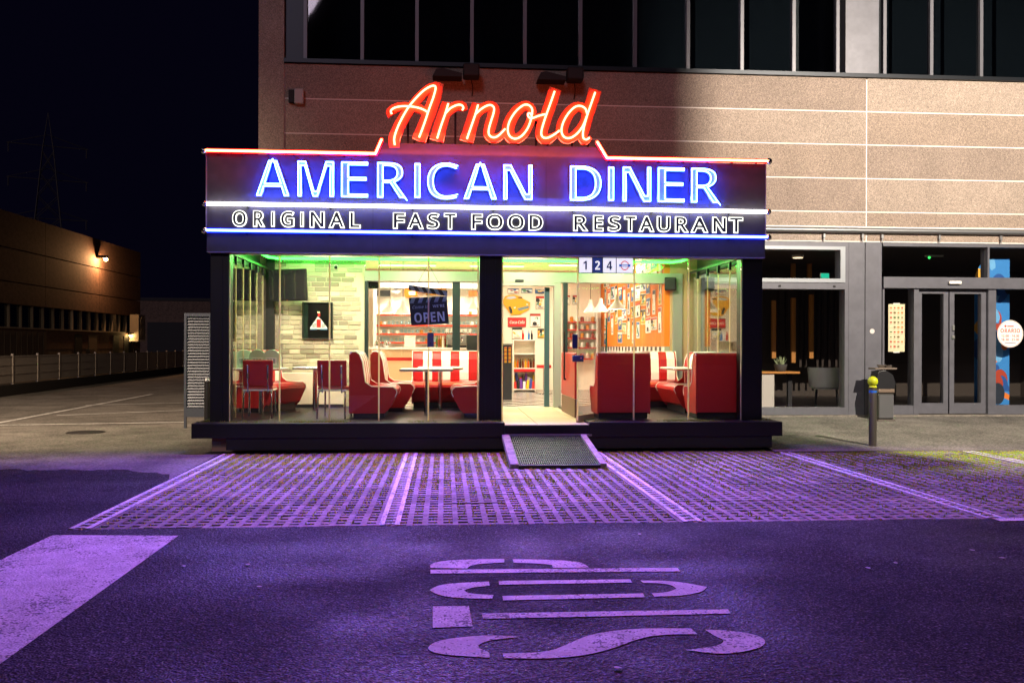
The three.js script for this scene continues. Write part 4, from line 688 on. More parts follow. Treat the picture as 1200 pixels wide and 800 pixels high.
{ // clapperboard sign
  const z = -0.12, A = (px, py) => { const v = at(px, py, z); return [v.x, v.y]; };
  const cv = (w, h, draw) => std(0xffffff, 0.55, { map: print(w, h, draw) });
  const board = cv(512, 400, (c, w, h) => {
    c.fillStyle = '#131a2c'; c.fillRect(0, 0, w, h); c.fillStyle = '#7488a8'; for (let i = -1; i < 6; i++) { c.beginPath(); c.moveTo(i * 110, 86); c.lineTo(i * 110 + 55, 86); c.lineTo(i * 110 + 95, 0); c.lineTo(i * 110 + 40, 0); c.fill(); }
    c.fillStyle = '#131a2c'; c.fillRect(0, 80, w, 8); c.strokeStyle = '#3a4866'; c.lineWidth = 3; c.strokeRect(8, 92, w - 16, 92); c.beginPath(); c.moveTo(280, 92); c.lineTo(280, 184); c.stroke();
    c.fillStyle = '#9fb4d2'; c.font = 'italic 62px serif'; c.fillText('Come in', 30, 160, 230); c.font = 'bold 56px sans-serif'; c.fillText("WE'RE", 312, 158); c.font = 'bold 196px sans-serif'; c.fillStyle = '#b4c8e4'; c.fillText('OPEN', 40, 362, 436);
  });
  const stick = cv(512, 80, (c, w, h) => { c.fillStyle = '#131a2c'; c.fillRect(0, 0, w, h); c.fillStyle = '#7488a8'; for (let i = -1; i < 6; i++) { c.beginPath(); c.moveTo(i * 110, 0); c.lineTo(i * 110 + 55, 0); c.lineTo(i * 110 + 95, h); c.lineTo(i * 110 + 40, h); c.fill(); } });
  const s = thing('open_sign', 'dark blue clapperboard shaped sign reading OPEN hung behind the glass', 'sign');
  const quad = (n, pts, m) => { const g = ext(pts, 0.012).translate(0, 0, z), uv = g.attributes.uv, p = g.attributes.position, o = pts[3], ex = [pts[2][0] - o[0], pts[2][1] - o[1]], ey = [pts[0][0] - o[0], pts[0][1] - o[1]], det = ex[0] * ey[1] - ex[1] * ey[0]; for (let i = 0; i < uv.count; i++) { const dx = p.getX(i) - o[0], dy = p.getY(i) - o[1]; uv.setXY(i, (dx * ey[1] - dy * ey[0]) / det, (ex[0] * dy - ex[1] * dx) / det); } return mesh(n, g, m, s); };
  quad('board', [A(479, 349), A(523.5, 347), A(526, 379), A(482, 381.5)], board); quad('clap_stick', [A(478.5, 333.5), A(524, 340.5), A(524, 347), A(479, 340)], stick);
  mesh('cord', [cyl(V(...A(488, 334), z), V(...A(502, 309), z), 0.003, 0.003, 5), cyl(V(...A(518, 339), z), V(...A(502, 309), z), 0.003, 0.003, 5)], black, s);
  const l = at(504.5, 398, -0.03), lk = thing('glass_lock', 'blue grey lock box on the joint of two glass panes', 'lock'); mesh('body', rb(l.x - 0.045, l.x + 0.045, l.y - 0.1, l.y + 0.1, -0.03, 0.01, 0.008), std(0x4c5a6c, 0.5), lk); mesh('keyhole', new THREE.CylinderGeometry(0.008, 0.008, 0.005, 10).rotateX(Math.PI / 2).translate(l.x, l.y - 0.05, 0.012), black, lk);
}
{ // house number plates over the door
  const z = -0.02, a = at(678, 320, z), b = at(742, 302, z), w = (b.x - a.x) / 4;
  const n = thing('number_sign', 'row of lit plates reading 1 2 4 with a round emblem above the door', 'sign', [a.x, a.y, z]);
  const pl = (k, span, bg, fg, ch) => { const t = print(256 * span, 256, (c, W, H) => { c.fillStyle = bg; c.fillRect(0, 0, W, H); if (ch) { c.fillStyle = fg; c.font = 'bold 210px sans-serif'; c.textAlign = 'center'; c.fillText(ch, W / 2, 204); } else { c.strokeStyle = '#cf4d55'; c.lineWidth = 18; c.beginPath(); c.arc(W / 2, H / 2, 74, 0, 7); c.stroke(); c.fillStyle = '#3a62a8'; c.fillRect(W / 2 - 112, H / 2 - 22, 224, 44); c.fillStyle = '#eef'; c.fillRect(W / 2 - 60, H / 2 - 8, 120, 16); } }); mesh('number_plate_lit', bx(k * w + 0.006, (k + span) * w - 0.006, 0.008, b.y - a.y - 0.008, 0.012, 0.018), new THREE.MeshStandardMaterial({ map: t, roughness: 0.4, emissive: lin(0.85, 0.85, 0.9), emissiveMap: t }), n); };
  pl(0, 1, '#f2f3f8', '#1c2348', '1'); pl(1, 0.75, '#26346e', '#ffffff', '2'); pl(1.75, 1, '#f2f3f8', '#1c2348', '4'); pl(2.75, 1.25, '#f2f3f8', '#000', '');
  mesh('backing', rb(0, 4 * w, 0, b.y - a.y, 0, 0.011, 0.003), std(0x1b2340, 0.5), n); mesh('hanger', [bx(w, w + 0.01, b.y - a.y, b.y - a.y + 0.06, 0, 0.006), bx(3 * w, 3 * w + 0.01, b.y - a.y, b.y - a.y + 0.06, 0, 0.006)], alu, n);
}
{ // low glass screen by the door with its lock
  const x = X(677, -0.05), s = thing('glass_screen', 'shoulder high glass door leaf standing open inside the entrance', 'glass door', [x, FL, -0.06], -0.62);
  mesh('leaf', bx(-0.005, 0.005, 0.02, 1.5, -0.95, 0), glass, s); mesh('leaf_edge', bx(-0.008, 0.008, 0.02, 1.5, -0.965, -0.951), std(0x3c8f80, 0.3), s); mesh('shoe', rb(-0.02, 0.02, 0, 0.1, -0.5, 0, 0.004), std(0xb49b74, 0.4), s);
  const p = at(674, 400, 0), q = at(678, 420, 0), l = thing('door_lock', 'dark blue lock and handle block at the edge of the glass door', 'lock'); mesh('upper_block', rb(p.x - 0.04, p.x + 0.035, p.y - 0.1, p.y + 0.1, -0.03, 0.02, 0.01), std(0x1c2750, 0.4), l); mesh('lower_block', rb(q.x - 0.09, q.x + 0.07, q.y - 0.045, q.y + 0.045, -0.02, 0.035, 0.012), std(0x3a4264, 0.4), l); mesh('knob', new THREE.SphereGeometry(0.012, 10, 8).translate(q.x + 0.03, q.y, 0.04), steel, l);
}

{ // bar: back shelves, glasses, counter
  const z = -8.5, a = at(441, 430, z), b = at(575, 338, z), sh = thing('bar_shelves', 'white bar shelving with red edged shelves full of glasses', 'shelving');
  mesh('back_board', bx(a.x, b.x, FL, b.y, z - 0.32, z - 0.3), std(0xf2ece0, 0.5), sh);
  mesh('frame', [bx(a.x - 0.08, a.x, FL, b.y + 0.12, z - 0.32, z), bx(a.x, b.x, b.y, b.y + 0.12, z - 0.32, z), bx(b.x, b.x + 0.08, FL, b.y + 0.12, z - 0.32, z)], whitePaint, sh);
  const ys = [368.5, 381, 391, 401].map((p) => Y(500, p, z));
  const glassG = lathe([[0, 0], [0.028, 0], [0.034, 0.1], [0.032, 0.1], [0.026, 0.008], [0, 0.008]], 10), gm = new THREE.MeshPhysicalMaterial({ color: 0xf2fbff, roughness: 0.03, transmission: 1, thickness: 0, ior: 1.5 });
  const mugG = lathe([[0, 0], [0.036, 0], [0.04, 0.08], [0.035, 0.08], [0.03, 0.01], [0, 0.01]], 10), mug = std(0xeae4d8, 0.3), amber = std(0xb0702a, 0.3);
  ys.forEach((y, k) => {
    const s = mesh('shelf', bx(a.x, b.x, y - 0.02, y, z - 0.299, z - 0.01), whitePaint, sh); mesh('shelf_edge', bx(a.x, b.x, y - 0.028, y + 0.008, z - 0.009, z + 0.004), std(0xd2330f, 0.4), s);
    for (let x = a.x + 0.08; x < b.x - 0.06; x += rr(0.08, 0.115)) {
      const m = rnd() < 0.78 ? mesh('glass', glassG, gm) : mesh('mug', mugG, rnd() < 0.7 ? mug : amber);
      tag(m, m.name.startsWith('glass') ? 'clear drinking glass on the red edged bar shelves' : 'small mug among the glasses on the red edged bar shelves', m.name.startsWith('glass') ? 'glass' : 'mug', m.name.startsWith('glass') ? 'glasses on the bar shelves' : 'mugs on the bar shelves');
      m.position.set(x, y + 0.001, z - 0.1); m.scale.setScalar(rr(0.9, 1.2));
    }
  });
  const cz = -7.6, cy = Y(500, 407, cz), c = thing('bar_counter', 'long bar counter with a white top in front of the shelves', 'counter'), x0 = X(432, cz), x1 = X(566, cz);
  mesh('counter_top', rb(x0, x1, cy - 0.05, cy, cz - 0.4, cz + 0.05, 0.01), whitePaint, c); mesh('counter_front', bx(x0 + 0.03, x1 - 0.03, FL, cy - 0.051, cz - 0.35, cz), std(0xd9b48a, 0.6), c); mesh('counter_stripe', bx(x0 + 0.03, x1 - 0.03, FL + 0.75, FL + 0.82, cz + 0.001, cz + 0.008), red, c);
  const cf = thing('coffee_machine', 'silver espresso machine with cups on top, on the bar counter', 'coffee machine', [X(540, cz), cy, cz - 0.15]);
  mesh('body', rb(-0.32, 0.2, 0.06, 0.3, -0.18, 0.14, 0.02), alu, cf); mesh('cup_rail', rb(-0.36, 0.24, 0.31, 0.34, -0.2, 0.16, 0.008), steel, cf); mesh('drip_tray', rb(-0.3, 0.18, 0, 0.05, -0.15, 0.2, 0.01), nearBlack, cf);
  for (const x of [-0.18, 0.02]) mesh('group_head', [cyl(V(x, 0.2, 0.14), V(x, 0.2, 0.26), 0.025), cyl(V(x, 0.2, 0.26), V(x, 0.12, 0.3), 0.012)], steel, cf);
  for (let i = 0; i < 6; i++) { const m = tag(mesh('cup', mugG, mug), 'white cup on top of the espresso machine', 'cup', 'cups on the espresso machine'); m.position.set(X(540, cz) - 0.3 + i * 0.1, cy + 0.341, cz - 0.05); }
  const tl = thing('cash_register', 'dark cash register screen at the end of the bar counter', 'cash register', [X(555, -7.2), cy - 0.12, -7.2]); mesh('screen', rb(-0.16, 0.16, 0.08, 0.4, -0.03, 0.02, 0.012).rotateX(-0.15), std(0x24272c, 0.3), tl); mesh('base', rb(-0.14, 0.14, 0, 0.08, -0.14, 0.1, 0.01), nearBlack, tl);
  const bx1 = thing('bread_bin', 'white box on the bar counter', 'box', [X(480, cz), cy, cz - 0.1]); mesh('body', rb(-0.12, 0.12, 0, 0.24, -0.12, 0.12, 0.02), whitePaint, bx1); mesh('lid', rb(-0.125, 0.125, 0.241, 0.262, -0.125, 0.125, 0.008), cream, bx1);
  const bottle = lathe([[0, 0], [0.036, 0], [0.038, 0.18], [0.014, 0.25], [0.014, 0.31], [0, 0.31]], 12), bm = [0x2f5c22, 0x7a3a14, 0xb8862a, 0xd0cdbb, 0x9b1c12].map((k) => std(k, 0.15));
  for (let i = 0; i < 7; i++) { const m = tag(mesh('bottle', bottle, bm[i % 5]), 'bottle standing in the cluster beside the espresso machine', 'bottle', 'bottles on the bar counter'); m.position.set(X(512 + i * 2.4, cz), cy + 0.001, cz - 0.2 + 0.08 * (i % 2)); m.scale.setScalar(0.85); }
  for (const [px, pz, l] of [[441, cz, 'small chrome milk jug at the open end of the bar counter'], [452, cz, 'chrome sugar jar next to the milk jug on the bar counter']]) { const j = thing('chrome_jug', l, 'jug', [X(px, pz), cy, pz - 0.05]); mesh('body', lathe([[0, 0], [0.05, 0], [0.055, 0.08], [0.035, 0.14], [0.04, 0.15]], 14), steel, j); mesh('handle', new THREE.TorusGeometry(0.035, 0.007, 6, 14).translate(0.07, 0.08, 0), steel, j); }
}
{ // side shelves seen through the glass door leaf
  const z = BZ + 0.35, a = at(661, 440, z), b = at(699, 366, z), sh = thing('side_shelves', 'narrow shelving with red edges by the rear wall next to the orange wall', 'shelving');
  mesh('back_board', bx(a.x, b.x, FL, b.y, z - 0.3, z - 0.28), cream, sh); for (const x of [a.x - 0.04, b.x]) mesh('side', bx(x, x + 0.04, FL, b.y, z - 0.3, z), whitePaint, sh);
  [377, 386, 396, 407, 420].forEach((p, k) => { const y = Y(680, p, z), s = mesh('shelf', bx(a.x, b.x, y - 0.02, y, z - 0.279, z - 0.01), whitePaint, sh); mesh('shelf_edge', bx(a.x, b.x, y - 0.025, y + 0.006, z - 0.009, z + 0.004), red, s);
    for (let i = 0; i < 6; i++) { const m = tag(mesh('jar', lathe([[0, 0], [0.045, 0], [0.048, 0.11], [0.03, 0.13], [0, 0.13]], 10), std([0xd8cfc0, 0xc7781e, 0xe9e4da, 0x8a2a1a][(i + k) % 4], 0.25)), 'small jar on the narrow red edged shelves next to the orange wall', 'jar', 'jars on the narrow shelves'); m.position.set(a.x + 0.07 + i * (b.x - a.x - 0.14) / 5, y + 0.001, z - 0.12); } });
}
// pendant lamps
function pendant(px, pz, yb, r, label, I) {
  const p = thing('pendant_lamp', label, 'pendant lamp', [X(px, pz), yb, pz], 0, 'white cone pendant lamps');
  mesh('lamp_shade', lathe([[r, 0], [r * 0.95, 0.02], [r * 0.3, 0.16], [0.04, 0.22], [0.03, 0.27], [0.025, 0.27], [0.035, 0.21], [r * 0.28, 0.15], [r * 0.92, 0.012]], 24), std(0xe8e6e0, 0.35), p);
  mesh('cord', cyl(V(0, 0.27, 0), V(0, 3.29 - yb, 0), 0.005, 0.005, 6), black, p); mesh('bulb', new THREE.SphereGeometry(0.045, 12, 10).translate(0, 0.06, 0), glow(9, 7, 4.5), p);
  const l = new THREE.PointLight(lin(1, 0.8, 0.52), I, 0, 2); l.position.set(X(px, pz), yb + 0.06, pz); l.shadow.radius = 2; scene.add(l); return p;
}
pendant(457, -7.3, Y(457, 366, -7.3), 0.19, 'white cone pendant lamp over the open end of the bar counter', 1.5);
pendant(472, -7.0, Y(472, 368, -7.0), 0.19, 'white cone pendant lamp half behind the clapperboard sign', 1.5);
pendant(554, -7.0, Y(554, 363, -7.0), 0.18, 'white cone pendant lamp above the cash register', 1.5);
pendant(692, -6.4, Y(692, 366, -6.4), 0.15, 'white cone pendant lamp nearest the inner door post', 1.5);
pendant(704, -5.6, Y(704, 365, -5.6), 0.16, 'white cone pendant lamp in front of the orange wall, above the glass door leaf', 1.5);
pendant(723, -5.0, Y(723, 362, -5.0), 0.17, 'white cone pendant lamp in front of the orange wall, largest of the three', 1.5);

// wall signs and posters in the room
const PR = [0, 1, 2, 3, 4, 5, 6, 7].map((k) => std(0xffffff, 0.5, { map: print(128, 160, (c, w, h) => {
  let s = 31 + k * 77; const q = () => { s = (s * 16807) % 2147483647; return s / 2147483647; }, pal = ['#e9e2d0', '#d9c48a', '#2f5f9a', '#b5301f', '#1d1f26', '#e0b32c', '#4f8a63', '#c9d6df', '#f3efe6'];
  c.fillStyle = pal[[0, 8, 5, 7, 8, 2, 0, 1][k]]; c.fillRect(0, 0, w, h); c.fillStyle = pal[[3, 2, 4, 2, 3, 8, 4, 6][k]]; c.fillRect(0, 0, w, 26);
  for (let i = 0; i < 7; i++) { c.fillStyle = pal[Math.floor(q() * 9)]; c.beginPath(); c.ellipse(20 + q() * 88, 45 + q() * 80, 8 + q() * 24, 6 + q() * 24, q() * 3, 0, 7); c.fill(); }
  c.fillStyle = pal[4]; c.fillRect(14, h - 22, w - 28, 6); c.fillRect(26, h - 12, w - 52, 4);
}) }));
{
  const on = (name, label, cat, a, m, z = BZ + 0.02, gr) => { const p = at(a[0], a[3], z), q = at(a[2], a[1], z), t = thing(name, label, cat, [p.x, p.y, z], 0, gr); mesh('panel', rb(0, q.x - p.x, 0, q.y - p.y, 0, 0.012, 0.004, 1), nearBlack, t); mesh('print', bx(0.008, q.x - p.x - 0.008, 0.008, q.y - p.y - 0.008, 0.0125, 0.015), m, t); return t; };
  const flatPrint = (w, h, d) => std(0xffffff, 0.45, { map: print(w, h, d) });
  on('red_drink_sign', 'red enamel sign with white flowing lettering under the yellow car sign', 'sign', [595, 372, 616.5, 383], flatPrint(256, 128, (c, w, h) => { c.fillStyle = '#c4161c'; c.fillRect(0, 0, w, h); c.fillStyle = '#f6efe6'; c.font = 'italic bold 62px serif'; c.textAlign = 'center'; c.fillText('Coca-Cola', w / 2, 84, 220); }));
  const R = [[595, 338, 608, 344, 'pale banner plate with a red bird shape, top row of the rear wall', 1], [611, 338, 624, 343.5, 'blue topped plate, top row of the rear wall', 3], [627, 338, 640, 344, 'blue and white plate, top row of the rear wall beside the door leaf', 5], [628, 347, 638.5, 362, 'cream poster of a small dark figure beside the yellow car sign', 0], [621, 367.5, 633.5, 383, 'cream poster with a red disc under the dark figure poster', 4], [630, 385, 638, 396, 'small orange picture near the door leaf', 2], [600, 384, 612, 397, 'yellow and black framed sign standing on the drinks cabinet', 6]];
  R.forEach(([a, b, c, d, l, k]) => on('wall_poster', l, 'poster', [a, b, c, d], PR[k]));
  on('wall_poster', 'yellow rectangular sign above the bar shelves', 'poster', [499, 333, 523, 346], std(0xd9a017, 0.4), -8.6); on('wall_poster', 'orange sign with a dark yellow lower corner above the bar shelves', 'poster', [549, 340.5, 561, 347.5], std(0xd2601c, 0.5), -8.6);
  on('wall_box', 'flat dark wall box above the bar shelves', 'box', [440, 340, 457, 347], nearBlack, -8.6); on('wall_poster', 'red framed picture seen right of the inner door posts', 'poster', [660, 346, 668, 357], PR[4]); on('wall_poster', 'cream framed picture right of the inner door posts, next to the orange wall', 'poster', [671, 346, 678, 357], PR[0]);
  const rs = at(464, 337, -8.6), rd = thing('round_sign', 'round pale sign with a scalloped rim above the bar shelves', 'sign', [rs.x, rs.y, -8.6]); mesh('disc', new THREE.CylinderGeometry(0.125, 0.125, 0.02, 28).rotateX(Math.PI / 2), whitePaint, rd); mesh('emblem', new THREE.CylinderGeometry(0.06, 0.06, 0.01, 20).rotateX(Math.PI / 2).translate(0, 0, 0.016), std(0xa5a9b5, 0.5), rd); for (let i = 0; i < 14; i++) mesh('rim_bulb', new THREE.SphereGeometry(0.017, 8, 6).translate(Math.cos(i * 0.449) * 0.135, Math.sin(i * 0.449) * 0.135, 0.01), cream, rd);
  const gt = at(484, 343, -8.55), gu = thing('wall_guitar', 'orange electric guitar hung flat above the bar shelves', 'guitar', [gt.x, gt.y, -8.58]); const gs = new THREE.Shape(); gs.moveTo(-0.2, 0); gs.bezierCurveTo(-0.22, 0.14, -0.1, 0.13, -0.05, 0.09); gs.bezierCurveTo(0.02, 0.07, 0.1, 0.13, 0.16, 0.1); gs.lineTo(0.1, 0.03); gs.lineTo(0.1, -0.03); gs.bezierCurveTo(0.14, -0.1, 0.02, -0.08, -0.05, -0.09); gs.bezierCurveTo(-0.12, -0.14, -0.22, -0.12, -0.2, 0); mesh('body', ext(gs, 0.03, 0.006), std(0xc9691a, 0.25), gu); mesh('neck', rb(0.1, 0.5, -0.02, 0.02, 0.02, 0.045, 0.005), std(0x5b3417, 0.5), gu); mesh('pickguard', rb(-0.1, 0.05, -0.05, 0.03, 0.037, 0.042, 0.004), cream, gu);
  // yellow car sign, cut to the car's outline
  const z = BZ + 0.03, C = (x, y) => { const v = at(580 + x / 7.28, 320 + y / 7.28, z); return [v.x, v.y]; };
  const car = thing('car_shaped_sign', 'yellow vintage car cut-out sign on the rear wall', 'sign');
  const O = (pts, zo, m, n, d = 0.015) => mesh(n, ext(pts.map((p) => C(...p)), d).translate(0, 0, z + zo), m, car), yl = std(0xe3a40c, 0.35), dkk = std(0x2a2622, 0.5);
  O([[66, 232], [85, 200], [120, 186], [160, 182], [225, 200], [240, 218], [300, 250], [296, 290], [290, 312], [255, 330], [215, 352], [140, 356], [118, 330], [80, 275], [68, 255]], 0, yl, 'body');
  O([[90, 215], [120, 200], [165, 196], [185, 212], [130, 222]], 0.016, std(0xb9c4d8, 0.2), 'windscreen', 0.006); O([[190, 205], [228, 203], [236, 216], [200, 214]], 0.016, dkk, 'side_window', 0.006);
  O([[190, 300], [280, 278], [292, 285], [286, 300], [205, 322]], 0.016, std(0x8d93a8, 0.25, { metalness: 0.6 }), 'grille', 0.008); O([[115, 290], [130, 282], [146, 310], [150, 345], [130, 340]], 0.016, dkk, 'wheel', 0.008); O([[160, 290], [176, 286], [176, 300], [162, 302]], 0.016, cream, 'headlight', 0.012); O([[268, 258], [284, 262], [280, 274], [266, 270]], 0.016, cream, 'headlight', 0.012);
}
{ // drinks cabinet, display rack and bottles by the rear wall
  const z = -8.6, a = at(601, 462, z), b = at(628, 398, z), c = thing('drinks_cabinet', 'open drinks cabinet with two shelves of bottles and sweets by the rear wall', 'cabinet', [a.x, FL, z]), w = b.x - a.x, h = b.y - FL;
  mesh('side', bx(0, 0.02, 0, h, -0.3, 0.05), offWhite, c); mesh('side', bx(w - 0.02, w, 0, h, -0.3, 0.05), offWhite, c); mesh('back', bx(0.021, w - 0.021, 0, h, -0.3, -0.28), cream, c);
  const sy = [0.05, Y(615, 432, z) - FL, Y(615, 416, z) - FL + 0.02, h - 0.02]; sy.forEach((y) => mesh('shelf', bx(0.021, w - 0.021, y, y + 0.02, -0.279, 0.05), whitePaint, c)); mesh('red_band', bx(0.021, w - 0.021, sy[1] - 0.07, sy[1] - 0.001, 0.03, 0.055), red, c);
  const bottle = lathe([[0, 0], [0.026, 0], [0.027, 0.12], [0.01, 0.18], [0.01, 0.22], [0, 0.22]], 10), bm = [0xd09a1e, 0xb5531a, 0x3a1a10, 0x6f2a12].map((k) => std(k, 0.15));
  for (let i = 0; i < 8; i++) { const m = tag(mesh('drink_bottle', bottle, bm[i % 4]), 'amber drink bottle on the upper shelf of the drinks cabinet', 'bottle', 'bottles in the drinks cabinet'); m.position.set(a.x + 0.05 + i * (w - 0.1) / 7, FL + sy[1] + 0.021, z - 0.03); }
  const pk = [0, 1, 2].map((k) => rb(-0.03, 0.03, 0, 0.16 + k * 0.03, -0.03, 0.03, 0.008, 1)), pm = [0xc9372a, 0x3b4ea0, 0xe2ba2f, 0xe8e6ea, 0x6b3aa0, 0x2b2b2f].map((k) => std(k, 0.4));
  for (let r = 0; r < 2; r++) for (let i = 0; i < 7; i++) { const m = tag(mesh('sweet_packet', pk[(i + r) % 3], pm[(i * 5 + r * 2) % 6]), 'bright sweet packet on the lower shelf of the drinks cabinet', 'packet', 'sweets in the drinks cabinet'); m.position.set(a.x + 0.06 + i * (w - 0.12) / 6, FL + 0.071, z - 0.02 - r * 0.12); m.scale.y = r ? 1.7 : 1.1; m.rotation.z = rr(-0.12, 0.12); }
  for (let i = 0; i < 4; i++) { const m = tag(mesh('tall_bottle', bottle, std([0xb5201a, 0xe8e4dc, 0x2e6aa8, 0x202024][i], 0.2)), ['red', 'white', 'blue', 'black'][i] + ' bottle on top of the drinks cabinet', 'bottle'); m.position.set(a.x + 0.24 + i * 0.07, FL + h + 0.001, z - 0.05); }
  const rz = -5.4, r0 = at(589, 470, rz), r1 = at(600, 404, rz), rk = thing('snack_rack', 'dark snack rack with columns of yellow packs just inside the door', 'rack', [r0.x, FL, rz]), rw = r1.x - r0.x, rh = r1.y - FL;
  mesh('cabinet', rb(0, rw, 0, rh, -0.3, 0, 0.006), std(0x2b2f36, 0.4), rk); mesh('top', rb(-0.02, rw + 0.02, rh + 0.001, rh + 0.03, -0.32, 0.02, 0.006), alu, rk);
  const pg = rb(-0.026, 0.026, -0.016, 0.016, 0.001, 0.03, 0.006, 1); for (let i = 0; i < 2; i++) for (let j = 0; j < 8; j++) { const m = mesh('pack', pg, std(j % 2 ? 0xd6a32c : 0xb8612a, 0.4), rk); m.position.set(rw * (0.3 + 0.45 * i), rh - 0.06 - j * 0.04, 0); }
  mesh('red_side', bx(-0.012, -0.001, 0.1, rh - 0.2, -0.3, 0.0), red, rk);
  const st = at(645, 470, -7.8), s2 = thing('bar_stool', 'low stool with a red seat near the rear wall', 'stool', [st.x - 0.15, FL, -7.8]); mesh('seat', new THREE.CylinderGeometry(0.17, 0.17, 0.07, 24).translate(0, 0.62, 0), red, s2); mesh('stem', cyl(V(0, 0.02, 0), V(0, 0.58, 0), 0.025), steel, s2); mesh('foot', lathe([[0, 0], [0.2, 0], [0.19, 0.02], [0, 0.05]], 20), steel, s2);
}
{ // plates on the orange wall
  const lab = ['tall narrow collector plate', 'square collector plate', 'long upright number plate', 'wide collector plate'];
  const sizes = [[0.36, 0.34], [0.5, 0.3], [0.26, 0.46], [0.56, 0.24]];
  for (let z = FZ - 0.32; z > BZ + 0.3; z -= 0.46) for (let y = 3.2; y > 1.6; ) {
    const k = Math.floor(rnd() * 4), [w, h] = sizes[k]; y -= h + rr(0.03, 0.1); if (y < 1.5 || rnd() < 0.04) continue;
    const t = thing('collector_plate', lab[k] + ' hung on the crowded orange wall', 'wall plate', [WX - 0.004, y, z + rr(-0.02, 0.02)], -Math.PI / 2, 'plates on the orange wall');
    const g = rb(-w / 2 * 0.85, w / 2 * 0.85, 0, h, 0, 0.008, 0.003, 1); mesh('plate', g, std([0xe8e2d0, 0xdedad2, 0xcfd6da, 0x2b2b30][k === 1 ? Math.floor(rnd() * 4) : Math.floor(rnd() * 3)], 0.4), t); mesh('print', bx(-w / 2 * 0.85 + 0.012, w / 2 * 0.85 - 0.012, 0.012, h - 0.012, 0.0085, 0.011), PR[Math.floor(rnd() * 8)], t); t.rotation.z = rr(-0.03, 0.03);
  }
  const s = at(781, 333, FZ - 0.2), sp = thing('loudspeaker', 'black loudspeaker hung beside the inner post, in front of the orange wall', 'loudspeaker', [s.x, s.y, FZ + 0.1], -0.3); mesh('box', rb(-0.1, 0.1, -0.13, 0.1, -0.08, 0.08, 0.02), black, sp); mesh('grille', rb(-0.085, 0.085, -0.11, 0.08, 0.081, 0.09, 0.004), std(0x222226, 0.9), sp);
  const s2 = at(436, 331, FZ - 0.2), sp2 = thing('loudspeaker', 'black loudspeaker hung beside the brick wall, above the bar', 'loudspeaker', [s2.x, s2.y, FZ - 0.3], 0.3); mesh('box', rb(-0.09, 0.09, -0.1, 0.1, -0.08, 0.08, 0.02), black, sp2); mesh('grille', rb(-0.075, 0.075, -0.08, 0.08, 0.081, 0.09, 0.004), std(0x222226, 0.9), sp2);
  const nh = thing('napkin_holder', 'chrome napkin holder on the sill above the flat red bench back', 'napkin holder', [X(731, -0.9), FL + 1.0, -0.95]); mesh('body', rb(-0.05, 0.05, 0, 0.1, -0.05, 0.05, 0.01), steel, nh); mesh('napkins', rb(-0.035, 0.035, 0.02, 0.11, 0.051, 0.058, 0.002), whitePaint, nh); nh.position.set(X(731, -1.25), FL + 0.738, -1.3);
}

